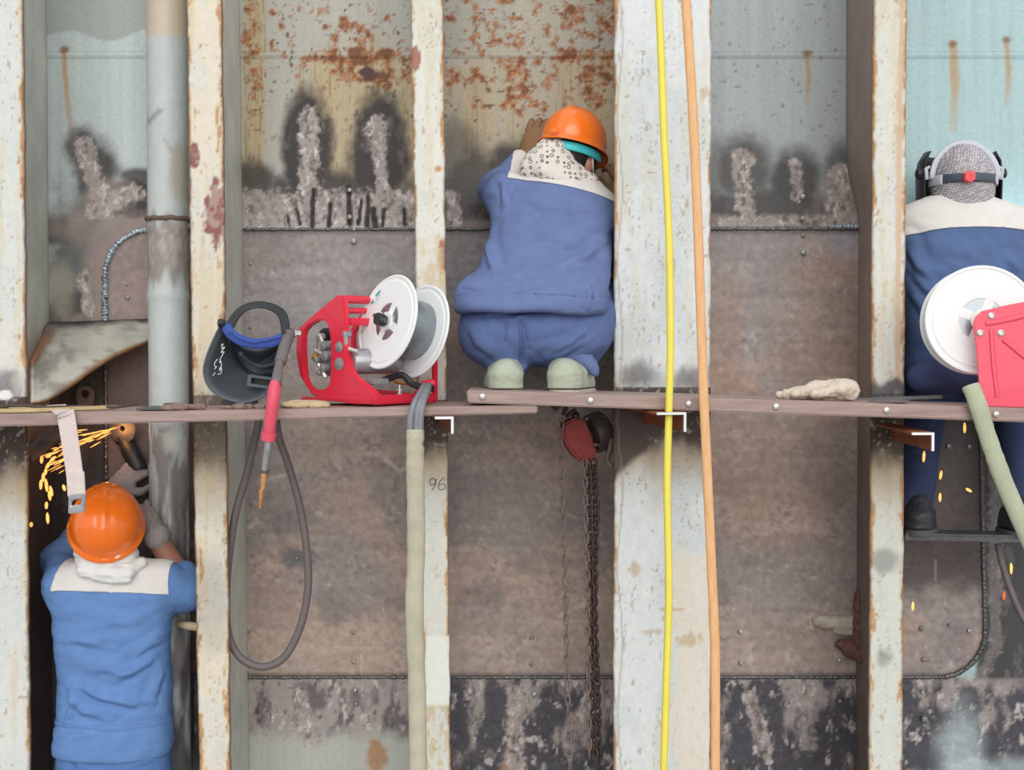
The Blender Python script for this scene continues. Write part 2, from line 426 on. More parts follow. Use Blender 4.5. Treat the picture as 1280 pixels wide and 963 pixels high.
KW = 0.90
def paint_wall(u, v):
    n_f = fbm(u/9, v/9, 4, 3); n_m = fbm(u/28, v/28, 5, 11); n_l = fbm(u/90, v/90, 4, 21)
    st = fbm(u/4.0, v/150, 4, 31); st2 = fbm(u/11, v/260, 3, 37)
    col = np.tile(L((172, 178, 177)), (len(u), 1))
    for x0, x1, c in ((-900, 243, (186, 196, 195)), (243, 530, (176, 178, 172)), (530, 800, (164, 165, 158)), (800, 1100, (168, 176, 178)), (1100, 2600, (166, 192, 194))):
        col = mixc(col, c, ((u >= x0) & (u < x1)).astype(float))
    col = col*(0.90 + 0.2*st2 + 0.10*(n_l-0.5) + 0.12*(st-0.5))[:, None]
    rel = np.zeros(len(u))
    col = mixc(col, (150, 156, 152), rect(u, v, -100, -200, 190, 48+8*np.sin(u/17), 2, n_l, 14)*0.7)
    # warm veil of old rust over bays two and three
    col = mixc(col, (176, 166, 148), (rect(u, v, 300, -80, 516, 215, 14, n_m, 20)*0.35 + rect(u, v, 556, -80, 770, 230, 14, n_m, 20)*0.55)*(0.5+n_l))
    # running rust below the seam
    den = np.maximum.reduce([blob(u, v, 450, 145, 78, 95, .3), blob(u, v, 318, 120, 18, 130, .4), blob(u, v, 738, 150, 40, 70, .5), .55*blob(u, v, 620, 150, 60, 65, .5), .5*blob(u, v, 690, 140, 60, 60, .5)])
    col = mixc(col, (182, 156, 116), den*ss(.36, .60, st)*0.85)
    col = mixc(col, (126, 98, 66), den*ss(.60, .72, st)*0.75)
    # tan wash where rust water has run
    wash = np.maximum.reduce([rect(u, v, 386, 74, 522, 236, 7, fbm(u/12, v/60, 4, 81), 14), rect(u, v, 303, -60, 333, 232, 3, n_m, 5), rect(u, v, 700, 74, 772, 235, 9, fbm(u/12, v/60, 4, 82), 14)*.8, rect(u, v, 562, 74, 655, 190, 9, fbm(u/12, v/60, 4, 83), 14)*.35])
    col = mixc(col, (184, 166, 132), wash*.72*(.7+.5*st))
    col = mixc(col, (128, 104, 74), wash*(1-ss(.010, .03, np.abs(fbm(u/5, v/90, 4, 84)-.5)))*.55)
    # single drips
    for px, y0, y1, wd in ((80, 62, 175, 5), (1191, 55, 160, 8), (1258, 50, 130, 5), (1008, 66, 130, 4)):
        q = pline(u+2.5*(n_f-.5), v, [(px, y0), (px+3, (y0+y1)/2), (px+10 if px == 80 else px, y1)])
        col = mixc(col, (178, 138, 88), (1-ss(wd*0.3, wd, q))*0.75*(1-ss(y0+40, y1, v)*.6))
        col = mixc(col, (120, 84, 52), (1-ss(2, 9, np.hypot(u-px, (v-y0)*1.3)+5*(n_f-.5)))*.8)
    # scabs of rust
    D = np.maximum.reduce([blob(u, v, 455, 70, 78, 13, .4)*1.0, blob(u, v, 430, 40, 52, 34, .5)*.62, blob(u, v, 318, 66, 15, 85, .4)*.66,
        blob(u, v, 405, 40, 110, 80, .4)*.3, blob(u, v, 472, 92, 60, 18, .5)*.62, blob(u, v, 745, 20, 34, 55, .4)*.72, blob(u, v, 748, 95, 28, 40, .5)*.72, blob(u, v, 730, 68, 55, 11, .4)*.98,
        blob(u, v, 641, 112, 22, 34, .5)*.72, blob(u, v, 653, 85, 8, 28, .5)*.85, blob(u, v, 585, 95, 30, 20, .5)*.5, blob(u, v, 710, 12, 12, 30, .5)*.8,
        blob(u, v, 655, 60, 110, 90, .4)*.40, blob(u, v, 560, 50, 12, 80, .5)*.6, blob(u, v, 620, 72, 35, 8, .5)*.6])
    nr = fbm(u/11, v/11, 6, 73, .62)
    thr = 0.74 - 0.30*D
    rm = ss(thr-.015, thr+.03, nr)*ss(.02, .2, D)
    rl_ = (1-ss(.008, .03, np.abs(nr-thr+.03)))*ss(.1, .4, D)                 # flaking rims
    rc = L((172, 104, 52))*(0.40 + 1.1*fbm(u/4, v/4, 3, 71))[:, None]
    col = col*(1-rm[:, None]*.85) + rc*rm[:, None]*.85
    col = mixc(col, (128, 78, 44), rl_*.6)
    col = mixc(col, (98, 58, 38), ss(thr+.06, thr+.13, nr)*ss(.02, .2, D)*.8)
    rel += rm*0.0015*(.4+n_f)
    sp = ss(.77, .82, fbm(u/6, v/6, 2, 91)); spd = rect(u, v, 300, -60, 770, 170, 20)*.9 + rect(u, v, 890, -60, 1056, 170, 20)*.5
    col = mixc(col, (98, 74, 60), sp*spd)
    # dark maroon scab
    col = mixc(col, (86, 48, 50), blob(u, v, 463, 93, 11, 8, .2, n_f, .9))
    # soot round the burnt places, and broad dark areas in the first bay
    S = np.zeros(len(u))
    def dark_blob(cx, cy, rx, ry, a=1.0, soft=.45, amt=.45): 
        nonlocal S; S = np.maximum(S, a*blob(u, v, cx, cy, rx, ry, soft, n_m*.6+n_f*.4, amt))
    dark_blob(383, 186, 33, 74, 1, .22, .3); dark_blob(474, 192, 37, 76, 1, .22, .3); dark_blob(415, 240, 124, 26, .95, .5, .4); dark_blob(318, 232, 30, 34, .9)
    dark_blob(635, 208, 32, 30, .95); dark_blob(590, 240, 40, 62, .85); dark_blob(640, 262, 60, 34, 1); dark_blob(572, 210, 26, 60, .6)
    dark_blob(930, 215, 38, 46, .85, .4, .3); dark_blob(994, 230, 36, 42, .92, .4, .3); dark_blob(965, 262, 110, 34, .9); dark_blob(1050, 225, 22, 45, .8); dark_blob(900, 225, 18, 48, .6)
    dark_blob(104, 185, 20, 26, .9); dark_blob(122, 225, 27, 50, .95); dark_blob(158, 250, 60, 28, 1, .3); dark_blob(172, 222, 26, 12, .9); dark_blob(85, 290, 48, 26, .9); dark_blob(92, 385, 34, 32, .95); dark_blob(120, 330, 70, 95, .8); dark_blob(70, 400, 25, 30, .9)
    dark_blob(160, 640, 190, 220, 1.0, .15, .12); dark_blob(140, 850, 160, 150, .93, .25, .2)  # broad darker areas filling the first bay below the knee plate
    S = np.maximum(S, ss(1216, 1224, u+8*(n_f-.5))*ss(380, 420, v)*(1-ss(930, 960, v+30*(n_m-.5)))*.97); dark_blob(1240, 900, 100, 44, .9, .3, .5); dark_blob(1165, 880, 50, 36, .9, .3, .4)
    col = mixc(col, (50, 44, 45), S*.97)
    col = mixc(col, (118, 108, 106), S*ss(.58, .70, fbm(u/14, v/30, 6, 85, .65))*.55)
    # burnt band below the insert
    vb = 925 + 30*(fbm(u/30, v*0, 2, 5)-.5) + 60*(u > 545) + 25*(u > 890) - 30*((u > 1100))
    B = ss(846, 852, v)*(1-ss(vb-14, vb+14, v+10*(n_f-.5)))*((u > 243) & (u < 1300))
    nb = fbm(u/22, v/46, 6, 55, .6)
    col = mixc(col, (160, 148, 146), B*.9)
    drk = np.where(u < 545, .56, np.where(u < 800, .45, np.where(u < 1100, .47, .40)))
    dc = np.where((u < 545)[:, None], L((98, 90, 94)), L((56, 58, 68)))
    md = (B*ss(drk-.10, drk+.09, nb + .12*(v-895)/60))[:, None]*.9
    col = col*(1-md) + dc*md
    col = mixc(col, (205, 197, 194), B*ss(.60, .74, fbm(u/9, v/14, 6, 65, .65))*.8)
    col = mixc(col, (60, 56, 60), B*ss(.62, .72, fbm(u/7, v/10, 5, 66, .65))*.7)
    rel += B*(n_f-.5)*0.008
    # brown rust runs low in bays two and four
    for px, py in ((470, 948), (640, 960)): col = mixc(col, (166, 120, 70), blob(u, v, px, py, 11, 22, .4, n_f, .7)*.8)
    # gouged, ground-down metal
    mv = np.maximum.reduce([blob(u, v, 122, 285, 56, 26, .5, n_m, .4)*.8, blob(u, v, 125, 340, 22, 70, .5, n_m, .3)*.8, blob(u, v, 135, 250, 28, 26, .4, n_m, .4), rect(u, v, 76, 392, 190, 412, 5, n_m, 8)*.7, rect(u, v, 556, 276, 640, 288, 3)*.6, rect(u, v, 890, 268, 1078, 286, 3, n_f, 5)*.6, blob(u, v, 1052, 250, 26, 30, .4, n_m, .5)*.7])
    col = mixc(col, (160, 144, 139), mv*(.6+.6*n_f))
    col = mixc(col, (176, 172, 156), blob(u, v, 76, 360, 18, 34, .5, n_m, .4)*.6)
    G = np.zeros(len(u))
    def gouge(pts, wd, a=1.0):
        nonlocal G; q = pline(u + 7*(n_f-.5), v + 7*(n_m-.5), pts); G = np.maximum(G, a*(1-ss(wd*.70, wd*1.12, q + wd*1.3*(fbm(u/6, v/6, 5, 47, .65)-.5))))
    gouge([(387, 144), (384, 238)], 12.5); gouge([(470, 156), (474, 180)], 13); gouge([(474, 170), (477, 238)], 9)
    gouge([(104, 180), (118, 225), (133, 262)], 13); gouge([(120, 262), (165, 240)], 14, .9)
    gouge([(310, 262), (516, 262)], 25, .95); gouge([(565, 245), (572, 288)], 10); gouge([(648, 205), (660, 230)], 10, .9)
    gouge([(925, 195), (932, 262)], 12, .9); gouge([(938, 200), (930, 215)], 7); gouge([(994, 205), (997, 245)], 9, .8); gouge([(1048, 220), (1052, 272)], 18); gouge([(900, 276), (1075, 278)], 7, .8)
    gouge([(104, 345), (112, 390)], 8); gouge([(643, 868), (645, 965)], 12); gouge([(375, 870), (385, 925)], 10, .9); gouge([(1000, 850), (1010, 930)], 12, .8); gouge([(935, 870), (960, 940)], 9, .9)
    gouge([(78, 405), (185, 404)], 6, .8); gouge([(1150, 852), (1225, 850), (1245, 810), (1243, 560)], 9, .35)
    gn = fbm(u/7, v/12, 6, 44, .7); gc = L((178, 166, 162))*(0.62 + .5*gn)[:, None]
    gc = mixc(gc, (226, 218, 214), ss(.56, .68, fbm(u/5, v/9, 5, 48, .7))*.75); gc = mixc(gc, (84, 76, 76), ss(.54, .68, fbm(u/6, v/10, 5, 49, .7))*.75)
    col = col*(1-G[:, None]*.93) + gc*G[:, None]*.93
    rel += G*(fbm(u/5, v/6, 3, 46)-.5)*0.012 - G*.001
    # black slashes in the ground band of bay two
    for px, y0, y1, wd in ((375, 262, 281, 3), (390, 238, 283, 4.5), (411, 255, 283, 4), (437, 234, 280, 5), (448, 250, 280, 3), (459, 244, 283, 4), (470, 262, 284, 5.5), (478, 262, 282, 4), (506, 262, 281, 4), (362, 270, 282, 2)):
        q = pline(u, v, [(px+4*math.sin(px), y0), (px, y1)]); col = mixc(col, (40, 36, 38), 1-ss(wd*.5, wd, q + 2*(n_f-.5)))
    # brown fringe of bare steel round the top left of the insert
    col = mixc(col, (150, 132, 126), rect(u, v, 112, 262, 200, 420, 6, n_m, 12)*.75*(ins_sd(u, v) < 16))
    # clean paint showing again low down, dark mottling in bay one
    col = mixc(col, (176, 188, 190), blob(u, v, 1200, 950, 26, 60, .6, n_m, .4)*.8 + blob(u, v, 1270, 968, 60, 18, .6, n_m, .4)*.6)
    col = mixc(col, (96, 84, 84), rect(u, v, 60, 500, 240, 1000, 10)*ss(.5, .7, fbm(u/30, v/60, 4, 77))*.6)
    # the old seam, painted over
    q = np.abs(v-68); se = (1-ss(2, 5, q)); rel += se*0.004
    col = col*(1 - .22*(np.abs(v-65) < 1.3)[:, None] - .12*(np.abs(v-72) < 1.2)[:, None])
    return col/KW, rel

def axis_pts(lo, a, b, hi, fine, coarse):
    return np.unique(np.concatenate([np.arange(lo, a, coarse), np.arange(a, b, fine), np.arange(b, hi+coarse*.5, coarse)]))
xs = axis_pts(-2.5, -1.83, 1.83, 2.5, 0.0058, 0.05); zs = axis_pts(FLOOR, -1.5, 1.24, 1.7, 0.0058, 0.05)
X, Z = np.meshgrid(xs, zs, indexing='ij'); X, Z = X.ravel(), Z.ravel()
U, V_ = proj(X, np.full_like(X, WY), Z)
col, rel = paint_wall(U, V_)
sd = ins_sd(U, V_).reshape(len(xs), len(zs))
inside = (sd[:-1, :-1] < -14) & (sd[1:, 1:] < -14)
wall = npobj('wall_back', np.stack([X, WY-rel, Z], 1), gridfaces(len(xs), len(zs), ~inside), M['wall'], cols=col)
tag(wall, 'painted and rusted steel hull plating behind the frames', 'wall', kind='structure')
back = MB().box((0, WY+0.03, (1.7+FLOOR)/2), (5.0, 0.02, 1.7-FLOOR))
obj('backing_plate', back, M['weld'], wall)

# the insert plate: an outline grid squeezed into the rounded rectangle
def paint_insert(u, v):
    n_f = fbm(u/6, v/6, 4, 103); n_m = fbm(u/26, v/20, 5, 111); n_l = fbm(u/110, v/80, 4, 121); hs = fbm(u/120, v/7, 4, 131)
    col = np.tile(L((134, 124, 121)), (len(u), 1))
    col = mixc(col, (150, 131, 122), ss(.45, .65, n_l))
    col = mixc(col, (112, 104, 104), ss(.46, .74, fbm(u/60, v/50, 5, 141))*.7)
    col = mixc(col, (128, 126, 128), rect(u, v, 300, 280, 1060, 420, 40, n_l, 60)*.6)
    col = mixc(col, (158, 140, 128), rect(u, v, 300, 770, 1090, 850, 18, n_m, 25)*.55 + blob(u, v, 420, 545, 80, 55, .5, n_m, .5)*.5)
    col = mixc(col, (142, 116, 100), blob(u, v, 1030, 400, 60, 80, .5, n_m, .5)*.5 + blob(u, v, 905, 420, 25, 70, .5, n_m, .4)*.5 + blob(u, v, 950, 580, 90, 90, .5, n_m, .5)*.4)
    col = col*(0.80 + .30*hs + .25*(n_m-.5) + .25*(n_f-.5))[:, None]
    col = mixc(col, (172, 160, 152), ss(.66, .74, n_f*.6+n_m*.4)*.5)
    col = mixc(col, (78, 70, 70), ss(.60, .72, fbm(u/5, v/4, 4, 151)*.6 + n_m*.4)*.4)
    # darker plate colour in the first bay and behind the right hand welder
    col = mixc(col, (78, 66, 66), rect(u, v, -50, 430, 246, 1000, 14, n_m, 16)*.85)
    col = mixc(col, (122, 106, 104), rect(u, v, 130, 285, 200, 410, 10, n_m, 10)*.8)
    col = mixc(col, (64, 55, 56), rect(u, v, 1095, 440, 1260, 735, 22, n_m, 22)*.85)
    col = mixc(col, (128, 142, 165), (blob(u, v, 1068, 300, 30, 28, .6, n_m, .5)*.35))
    # white scuffs
    for pts in ([(470, 560), (500, 590), (520, 578)], [(330, 600), (370, 590)], [(700, 770), (760, 740)], [(310, 660), (322, 652)]):
        col = mixc(col, (186, 176, 168), (1-ss(.5, 3.5, pline(u, v, pts)+7*(n_f-.5)))*.5)
    for px, y0 in ((453, 820), (939, 805), (1170, 700), (1113, 1)):
        col = mixc(col, (196, 190, 184), (1-ss(.5, 1.3, pline(u, v, [(px, y0), (px, y0+26)])))*.7)
    for px, py, rx, ry in ((373, 697, 22, 12),):
        col = mixc(col, (82, 84, 90), blob(u, v, px, py, rx, ry, .5, n_f, .4)*.8)
    col = mixc(col, (74, 68, 68), (1-ss(2, 9, np.abs(ins_sd(u, v))))*.75)
    return col/.62
du = 3.0
us = np.arange(INS['x0'], INS['x1']+du*.5, du); vs = np.arange(INS['y0'], INS['y1']+du*.5, du)
Ug, Vg = np.meshgrid(us, vs, indexing='ij'); Ug, Vg = Ug.ravel(), Vg.ravel()
# pull the four corners in to the corner radius
r = INS['r']
for cx, cy, sx, sy in ((INS['x0']+r, INS['y0']+r, -1, -1), (INS['x1']-r, INS['y1']-r, 1, 1), (INS['x0']+r, INS['y1']-r, -1, 1), (INS['x1']-r, INS['y0']+r, 1, -1)):
    a, b = (Ug-cx)*sx, (Vg-cy)*sy; m = (a > 0) & (b > 0)
    k = np.where(m, np.maximum(a, b)/np.maximum(np.hypot(a, b), 1e-6), 1); Ug = np.where(m, cx+sx*a*k, Ug); Vg = np.where(m, cy+sy*b*k, Vg)
zz = np.array([at(640, y, WY).z for y in (0, 963)])
def uv2w(u, v, Y):
    a, b = u-640.0, 481.5-v; dy = FOC*CT + b*ST; t = (Y-CAMY)/dy
    return a*t, (-FOC*ST + b*CT)*t
xi, zi = uv2w(Ug, Vg, WY)
ins = npobj('insert_plate', np.stack([xi, np.full_like(xi, WY-0.004) - 0.0012*(fbm(Ug/30, Vg/30, 3, 9)-.5), zi], 1), gridfaces(len(us), len(vs)), M['insert'], wall, cols=paint_insert(Ug, Vg), label='bare brown steel plate let into the hull')

def bead(name, pts, r, m, parent, amp=.35, seed=0, flat=.8):
    rnd = random.Random(seed); P = spline(pts, 14); rr = [r*(1+amp*(rnd.random()-.5)*2) for _ in P]
    P = [p + Vector((rnd.uniform(-1, 1), 0, rnd.uniform(-1, 1)))*r*.18 for p in P]
    return obj(name, MB().tube(P, rr, 7), m, parent, ang=None)
E = lambda u, v: at(u, v, WY-0.005)
def seg(u0, v0, u1, v1, n): return [E(u0+(u1-u0)*i/n, v0+(v1-v0)*i/n) for i in range(n+1)]
bead('weld_bead', seg(190, 287, 1090, 286, 40), .0055, M['weld'], wall, seed=1)
bead('weld_bead', seg(243, 847, 1172, 847, 42), .0062, M['weld'], wall, seed=2)
arc = [E(INS['x1']-r+r*math.sin(q), INS['y1']-r+r*math.cos(q)) for q in [i*math.pi/2/7 for i in range(8)]]
bead('weld_bead', arc + seg(INS['x1'], INS['y1']-r-5, INS['x1']-6, 520, 12), .008, M['weld'], wall, seed=3)
arc = [E(INS['x0']+r-r*math.sin(q), INS['y0']+r-r*math.cos(q)) for q in [i*math.pi/2/7 for i in range(8)]]
o = bead('weld_bead', [E(192, 287)] + arc + seg(INS['x0'], INS['y0']+r+5, INS['x0']+1, 405, 6), .0095, M['weld_bright'], wall, amp=.5, seed=4); o['label'] = 'fresh silvery weld bead round the corner of the insert'
bead('weld_bead', seg(INS['x0']+1, 425, INS['x0']+2, 640, 12), .007, M['weld'], wall, amp=.5, seed=5)
o = bead('weld_bead', seg(1037, 283, 1080, 283, 4), .0075, M['weld_bright'], wall, amp=.3, seed=6); o['label'] = 'fresh bluish weld bead beside the frame'

# ground-off stubs of old fittings
st_mb = MB().lathe([(.001, -.012), (.0075, -.010), (.0085, -.003), (.0065, .003), (.008, .006)], (0, 0, 0), (0.12, 1, 0.1), 8)
st0 = None
for px, py, s in ((442, 790, 1), (442, 827, 1), (444, 863, 1.1), (446, 880, 1), (665, 797, 1), (665, 830, 1), (668, 868, 1.3), (668, 905, 1.1), (925, 790, 1), (926, 829, 1), (928, 858, .9),
        (1047, 800, 1), (1049, 826, 1.1), (1049, 862, 1), (1050, 876, .9), (1152, 785, 1.2), (1154, 824, 1), (1186, 781, .9), (1211, 789, .9), (1153, 866, 1), (1155, 898, 1.4), (1015, 912, 2.0),
        (1003, 246, 1.2), (1003, 273, 1.1), (1003, 294, 1), (1004, 316, 1.2), (437, 238, 1), (438, 272, 1.2), (442, 302, 1.2), (443, 287, .8), (371, 697, 1.2),
        (314, 557, .7), (314, 630, .7), (313, 704, .7), (312, 790, .8), (313, 330, .7), (313, 410, .7), (1185, 558, 1.1), (1211, 558, 1.1), (158, 355, .8), (160, 372, 1), (1268, 556, .9)):
    p = at(px, py, WY-.004)
    if st0 is None:
        st0 = obj('stub', st_mb, M['stub'], wall); st0.location = p
    else: inst('stub', st0.data, wall, p, (random.uniform(-.3, .3), random.uniform(-.5, .5), random.uniform(-.3, .3)), s)

# ------------------------------------------------------------------ frames
def frame(label, Lt, Lb, Rt, Rb, seed, paint, skew=0.0, webcol=(208, 211, 203), wdark=0.0):
    """a T-shaped frame: flange (edges given in px at the top and bottom of the photo) and the web that ties it to the plating"""
    a0, a1, b0, b1 = at(Lt, 0), at(Lb, 963), at(Rt, 0), at(Rb, 963)
    ex = lambda p, q, z: p.x + (q.x-p.x)*(z-p.z)/(q.z-p.z)
    ztop = 1.7
    root = thing('hull_frame', label, 'frame', ((ex(a0, a1, FLOOR)+ex(b0, b1, FLOOR))/2, 0.25, FLOOR))
    z = axis_pts(FLOOR, -1.36, 1.12, ztop, .005, .06); wdt = b0.x-a0.x; ns = max(14, int(wdt/.005))
    s = np.linspace(0, 1, ns)
    S, Zg = np.meshgrid(s, z, indexing='ij')
    xl = ex(a0, a1, Zg) + .006*(fbm(Zg*14, Zg*0+seed, 4, seed)-.5) + .008*np.maximum(0, fbm(Zg*9, Zg*0, 3, seed+3)-.62)
    xr = ex(b0, b1, Zg) + .006*(fbm(Zg*14, Zg*0+seed+5, 4, seed+1)-.5) - .008*np.maximum(0, fbm(Zg*9, Zg*0, 3, seed+4)-.62)
    Xg = xl + (xr-xl)*S
    u, v = proj(Xg, Zg*0, Zg)
    c, rl = paint(u.ravel(), v.ravel(), (S*wdt).ravel(), ((1-S)*wdt).ravel(), seed)
    ed = np.minimum(S, 1-S)*wdt
    Yg = -rl.reshape(S.shape) + .003*(1-ss(0, .004, ed))
    Vf = np.stack([Xg, Yg, Zg], -1)
    Vb = Vf[[-1, 0]].copy(); Vb[..., 1] = .016
    Vall = np.concatenate([Vf, Vb]); nr = ns+2
    call = np.concatenate([c.reshape(ns, len(z), 3), np.tile(L((150, 118, 92)), (2, len(z), 1))])
    F = gridfaces(nr, len(z)); i = np.arange(len(z)-1)
    F = np.concatenate([F, np.stack([(nr-1)*len(z)+i, i, i+1, (nr-1)*len(z)+i+1], 1)])
    npobj('flange', Vall.reshape(-1, 3), F, M['flange'], root, cols=call.reshape(-1, 3))
    # web
    zw = np.arange(FLOOR, ztop, .02); yw = np.linspace(.012, WY+.005, 26)
    Yw, Zw = np.meshgrid(yw, zw, indexing='ij')
    uu, vv = proj(np.zeros_like(Yw), Yw, Zw)
    wx = lambda z_: (ex(a0, a1, z_)+ex(b0, b1, z_))/2 + skew*(Yw/WY)*ss(190, 285, vv)
    cw = np.tile(L(webcol), (Yw.size, 1))*(.86+.28*fbm(Yw.ravel()*30, Zw.ravel()*4, 4, seed+9))[:, None]
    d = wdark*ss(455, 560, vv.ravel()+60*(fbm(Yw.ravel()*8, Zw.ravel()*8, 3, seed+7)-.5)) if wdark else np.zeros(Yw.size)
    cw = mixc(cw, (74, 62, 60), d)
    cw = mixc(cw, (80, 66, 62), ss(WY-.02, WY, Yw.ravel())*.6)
    VV = []; CC = []
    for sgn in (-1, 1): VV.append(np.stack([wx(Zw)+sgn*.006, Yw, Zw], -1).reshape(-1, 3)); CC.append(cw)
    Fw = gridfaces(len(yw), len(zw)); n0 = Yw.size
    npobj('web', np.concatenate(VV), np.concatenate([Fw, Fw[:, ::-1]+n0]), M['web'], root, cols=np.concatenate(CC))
    return root

def paint_flange(scorch, cream=(228, 224, 213), edge=1.0, extra=None, plank=(495, 520), grey=0.0):
    def f(u, v, dl, dr, seed):
        n_f = fbm(u/6, v/9, 4, seed+20); n_m = fbm(u/16, v/40, 5, seed+21); n_l = fbm(u/40, v/90, 4, seed+22)
        col = np.tile(L(cream), (len(u), 1)); rel = np.zeros(len(u))
        col = mixc(col, (206, 214, 214), ss(.45, .6, n_l)*(.35+grey))
        col = mixc(col, (216, 200, 168), ss(.54, .70, fbm(u/10, v/120, 4, seed+23))*.55*edge)
        col = col*(.90+.14*n_f)[:, None]
        # hairline cracks and scabs
        cr = np.abs(fbm(u/9, v/85, 5, seed+24, .55)-.5); col = mixc(col, (150, 128, 104), (1-ss(.003, .012, cr))*ss(.42, .56, n_m)*.6)
        cr = np.abs(fbm(u/26, v/14, 4, seed+29)-.5); col = mixc(col, (168, 146, 118), (1-ss(.002, .006, cr))*ss(.52, .6, n_l)*.5)
        dl2 = np.minimum(dl, dr)*400
        nc = fbm(u/7, v/30, 6, seed+25, .6)
        th = .47 + .030*dl2/max(.3, edge)
        chip = ss(th, th+.05, nc)*(dl2 < 20)
        col = mixc(col, (222, 200, 162), ss(th-.09, th-.02, nc)*(dl2 < 24)*.6)
        cc = L((186, 140, 96))*(.5 + fbm(u/4, v/6, 3, seed+26))[:, None]
        col = col*(1-.85*chip[:, None]) + cc*.85*chip[:, None]; rel -= chip*.0012
        col = mixc(col, (120, 82, 58), (1-ss(.5, 3.0, dl2+3*(n_f-.5)))*.7*edge)
        sp = ss(.84, .88, fbm(u/8, v/8, 2, seed+27)); col = mixc(col, (176, 140, 100), sp*.7)
        # burnt paint round the welded bracket, above and below the planks
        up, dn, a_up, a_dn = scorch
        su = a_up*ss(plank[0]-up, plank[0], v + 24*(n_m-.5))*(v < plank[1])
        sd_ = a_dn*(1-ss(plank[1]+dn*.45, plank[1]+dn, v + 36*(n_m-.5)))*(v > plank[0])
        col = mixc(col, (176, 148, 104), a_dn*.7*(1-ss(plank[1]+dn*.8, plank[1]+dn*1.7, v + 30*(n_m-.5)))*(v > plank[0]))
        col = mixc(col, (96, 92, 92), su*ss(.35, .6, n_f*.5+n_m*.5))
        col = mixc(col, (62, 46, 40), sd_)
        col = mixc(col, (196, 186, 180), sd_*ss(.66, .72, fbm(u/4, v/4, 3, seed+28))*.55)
        if extra: col, rel = extra(u, v, dl, dr, col, rel, n_f, n_m)
        return col, rel
    return f
def ex1(u, v, dl, dr, col, rel, n_f, n_m):
    col = mixc(col, (92, 92, 100), rect(u, v, -60, 462, 22, 500, 8, n_m, 14)*.7)
    col = mixc(col, (234, 232, 230), blob(u, v, 5, 494, 10, 6, .2, n_f, .6)); return col, rel
def ex2(u, v, dl, dr, col, rel, n_f, n_m):
    p = np.maximum(blob(u, v, 272, 268, 16, 42, .12, n_f, .5), blob(u, v, 243, 195, 7, 14, .12, n_f, .5))
    col = mixc(col, (136, 74, 74), p*.95); rel = rel - p*.001
    p = ss(.52, .56, n_m*.5+n_f*.5)*rect(u, v, 230, 300, 300, 400, 10, n_m, 10)*(dr*400 < 18)
    col = mixc(col, (206, 160, 100), p*.7)
    col = mixc(col, (210, 202, 186), rect(u, v, 232, 190, 290, 480, 16, n_m, 10)*ss(.4, .6, n_f)*.35)
    col = mixc(col, (120, 116, 118), blob(u, v, 262, 760, 26, 60, .6, n_m, .5)*.35); return col, rel
def ex3(u, v, dl, dr, col, rel, n_f, n_m):
    col = mixc(col, (160, 92, 72), blob(u, v, 519, 72, 7, 16, .15, n_f, .5)*.9)
    col = mixc(col, (164, 96, 74), blob(u, v, 553, 322, 6, 24, .2, n_f, .6)*.9)
    col = mixc(col, (206, 184, 140), rect(u, v, 516, 300, 560, 365, 12, n_m, 12)*ss(.35, .6, n_f)*.7)
    col = mixc(col, (196, 150, 100), blob(u, v, 548, 212, 5, 4, .3, n_f, .5))
    p = rect(u, v, 533, 795, 566, 882, 2); col = mixc(col, (236, 238, 232), p*.8)
    return mixc(col, (200, 180, 140), rect(u, v, 530, 882, 570, 1000, 4)*ss(.45, .6, n_f)*.7), rel
def ex4(u, v, dl, dr, col, rel, n_f, n_m):
    col = mixc(col, (74, 60, 54), rect(u, v, 765, 505, 812, 600-1.0*(u-770), 8, n_m, 10)*.95)
    col = mixc(col, (96, 92, 90), (blob(u, v, 798, 470, 26, 16, .5, n_m, .6) + blob(u, v, 868, 474, 22, 14, .5, n_m, .6))*.75)
    col = mixc(col, (228, 216, 198), rect(u, v, 840, 690, 900, 1000, 10, n_m, 16)*.7)
    q = np.abs(u-775-3*np.sin(v/30)); col = mixc(col, (150, 128, 108), (1-ss(.6, 1.5, q))*.5)
    for px, py, rx, ry in ((795, 712, 5, 7), (880, 118, 6, 10), (840, 762, 16, 2), (860, 800, 14, 8), (815, 790, 10, 3)):
        col = mixc(col, (190, 160, 120), blob(u, v, px, py, rx, ry, .3, n_f, .9)*.6)
    return col, rel
def ex5(u, v, dl, dr, col, rel, n_f, n_m):
    q = pline(u, v, [(1128, 0), (1124, 200), (1122, 480)]); p = (1-ss(2.5, 5, q+4*(n_f-.5))); col = mixc(col, (206, 176, 146), p*.85)
    col = mixc(col, (206, 188, 150), rect(u, v, 1104, 355, 1124, 392, 4, n_f, 6)*ss(.4, .6, n_f)*.8)
    col = mixc(col, (70, 68, 72), rect(u, v, 1080, 478, 1140, 500, 6, n_m, 12)*.9)
    col = mixc(col, (120, 118, 118), (blob(u, v, 1106, 700, 18, 14, .5, n_m, .6) + blob(u, v, 1105, 822, 9, 14, .4, n_m, .6))*.6)
    return col, rel
frame('wide cream painted frame cut off by the left edge of the photo', -62, -52, 28, 37, 3, paint_flange((40, 78, .5, .97), (217, 219, 215), 1.0, ex1, (497, 532)), wdark=.9)
frame('cream painted frame with a maroon primer patch, beside the grey pipe', 233, 248, 277, 288, 13, paint_flange((30, 80, .5, .7), (226, 217, 199), 1.25, ex2, (495, 528)), wdark=.0)
frame('narrow cream frame marked 96, between the feeder and the crouching worker', 513, 530, 554, 563, 23, paint_flange((25, 62, .35, .95), (224, 223, 213), .8, ex3, (500, 520)))
frame('wide pale grey frame behind the yellow and orange hoses', 768, 767, 889, 888, 33, paint_flange((22, 66, .3, .95), (222, 226, 227), .55, ex4, (484, 512), .3))
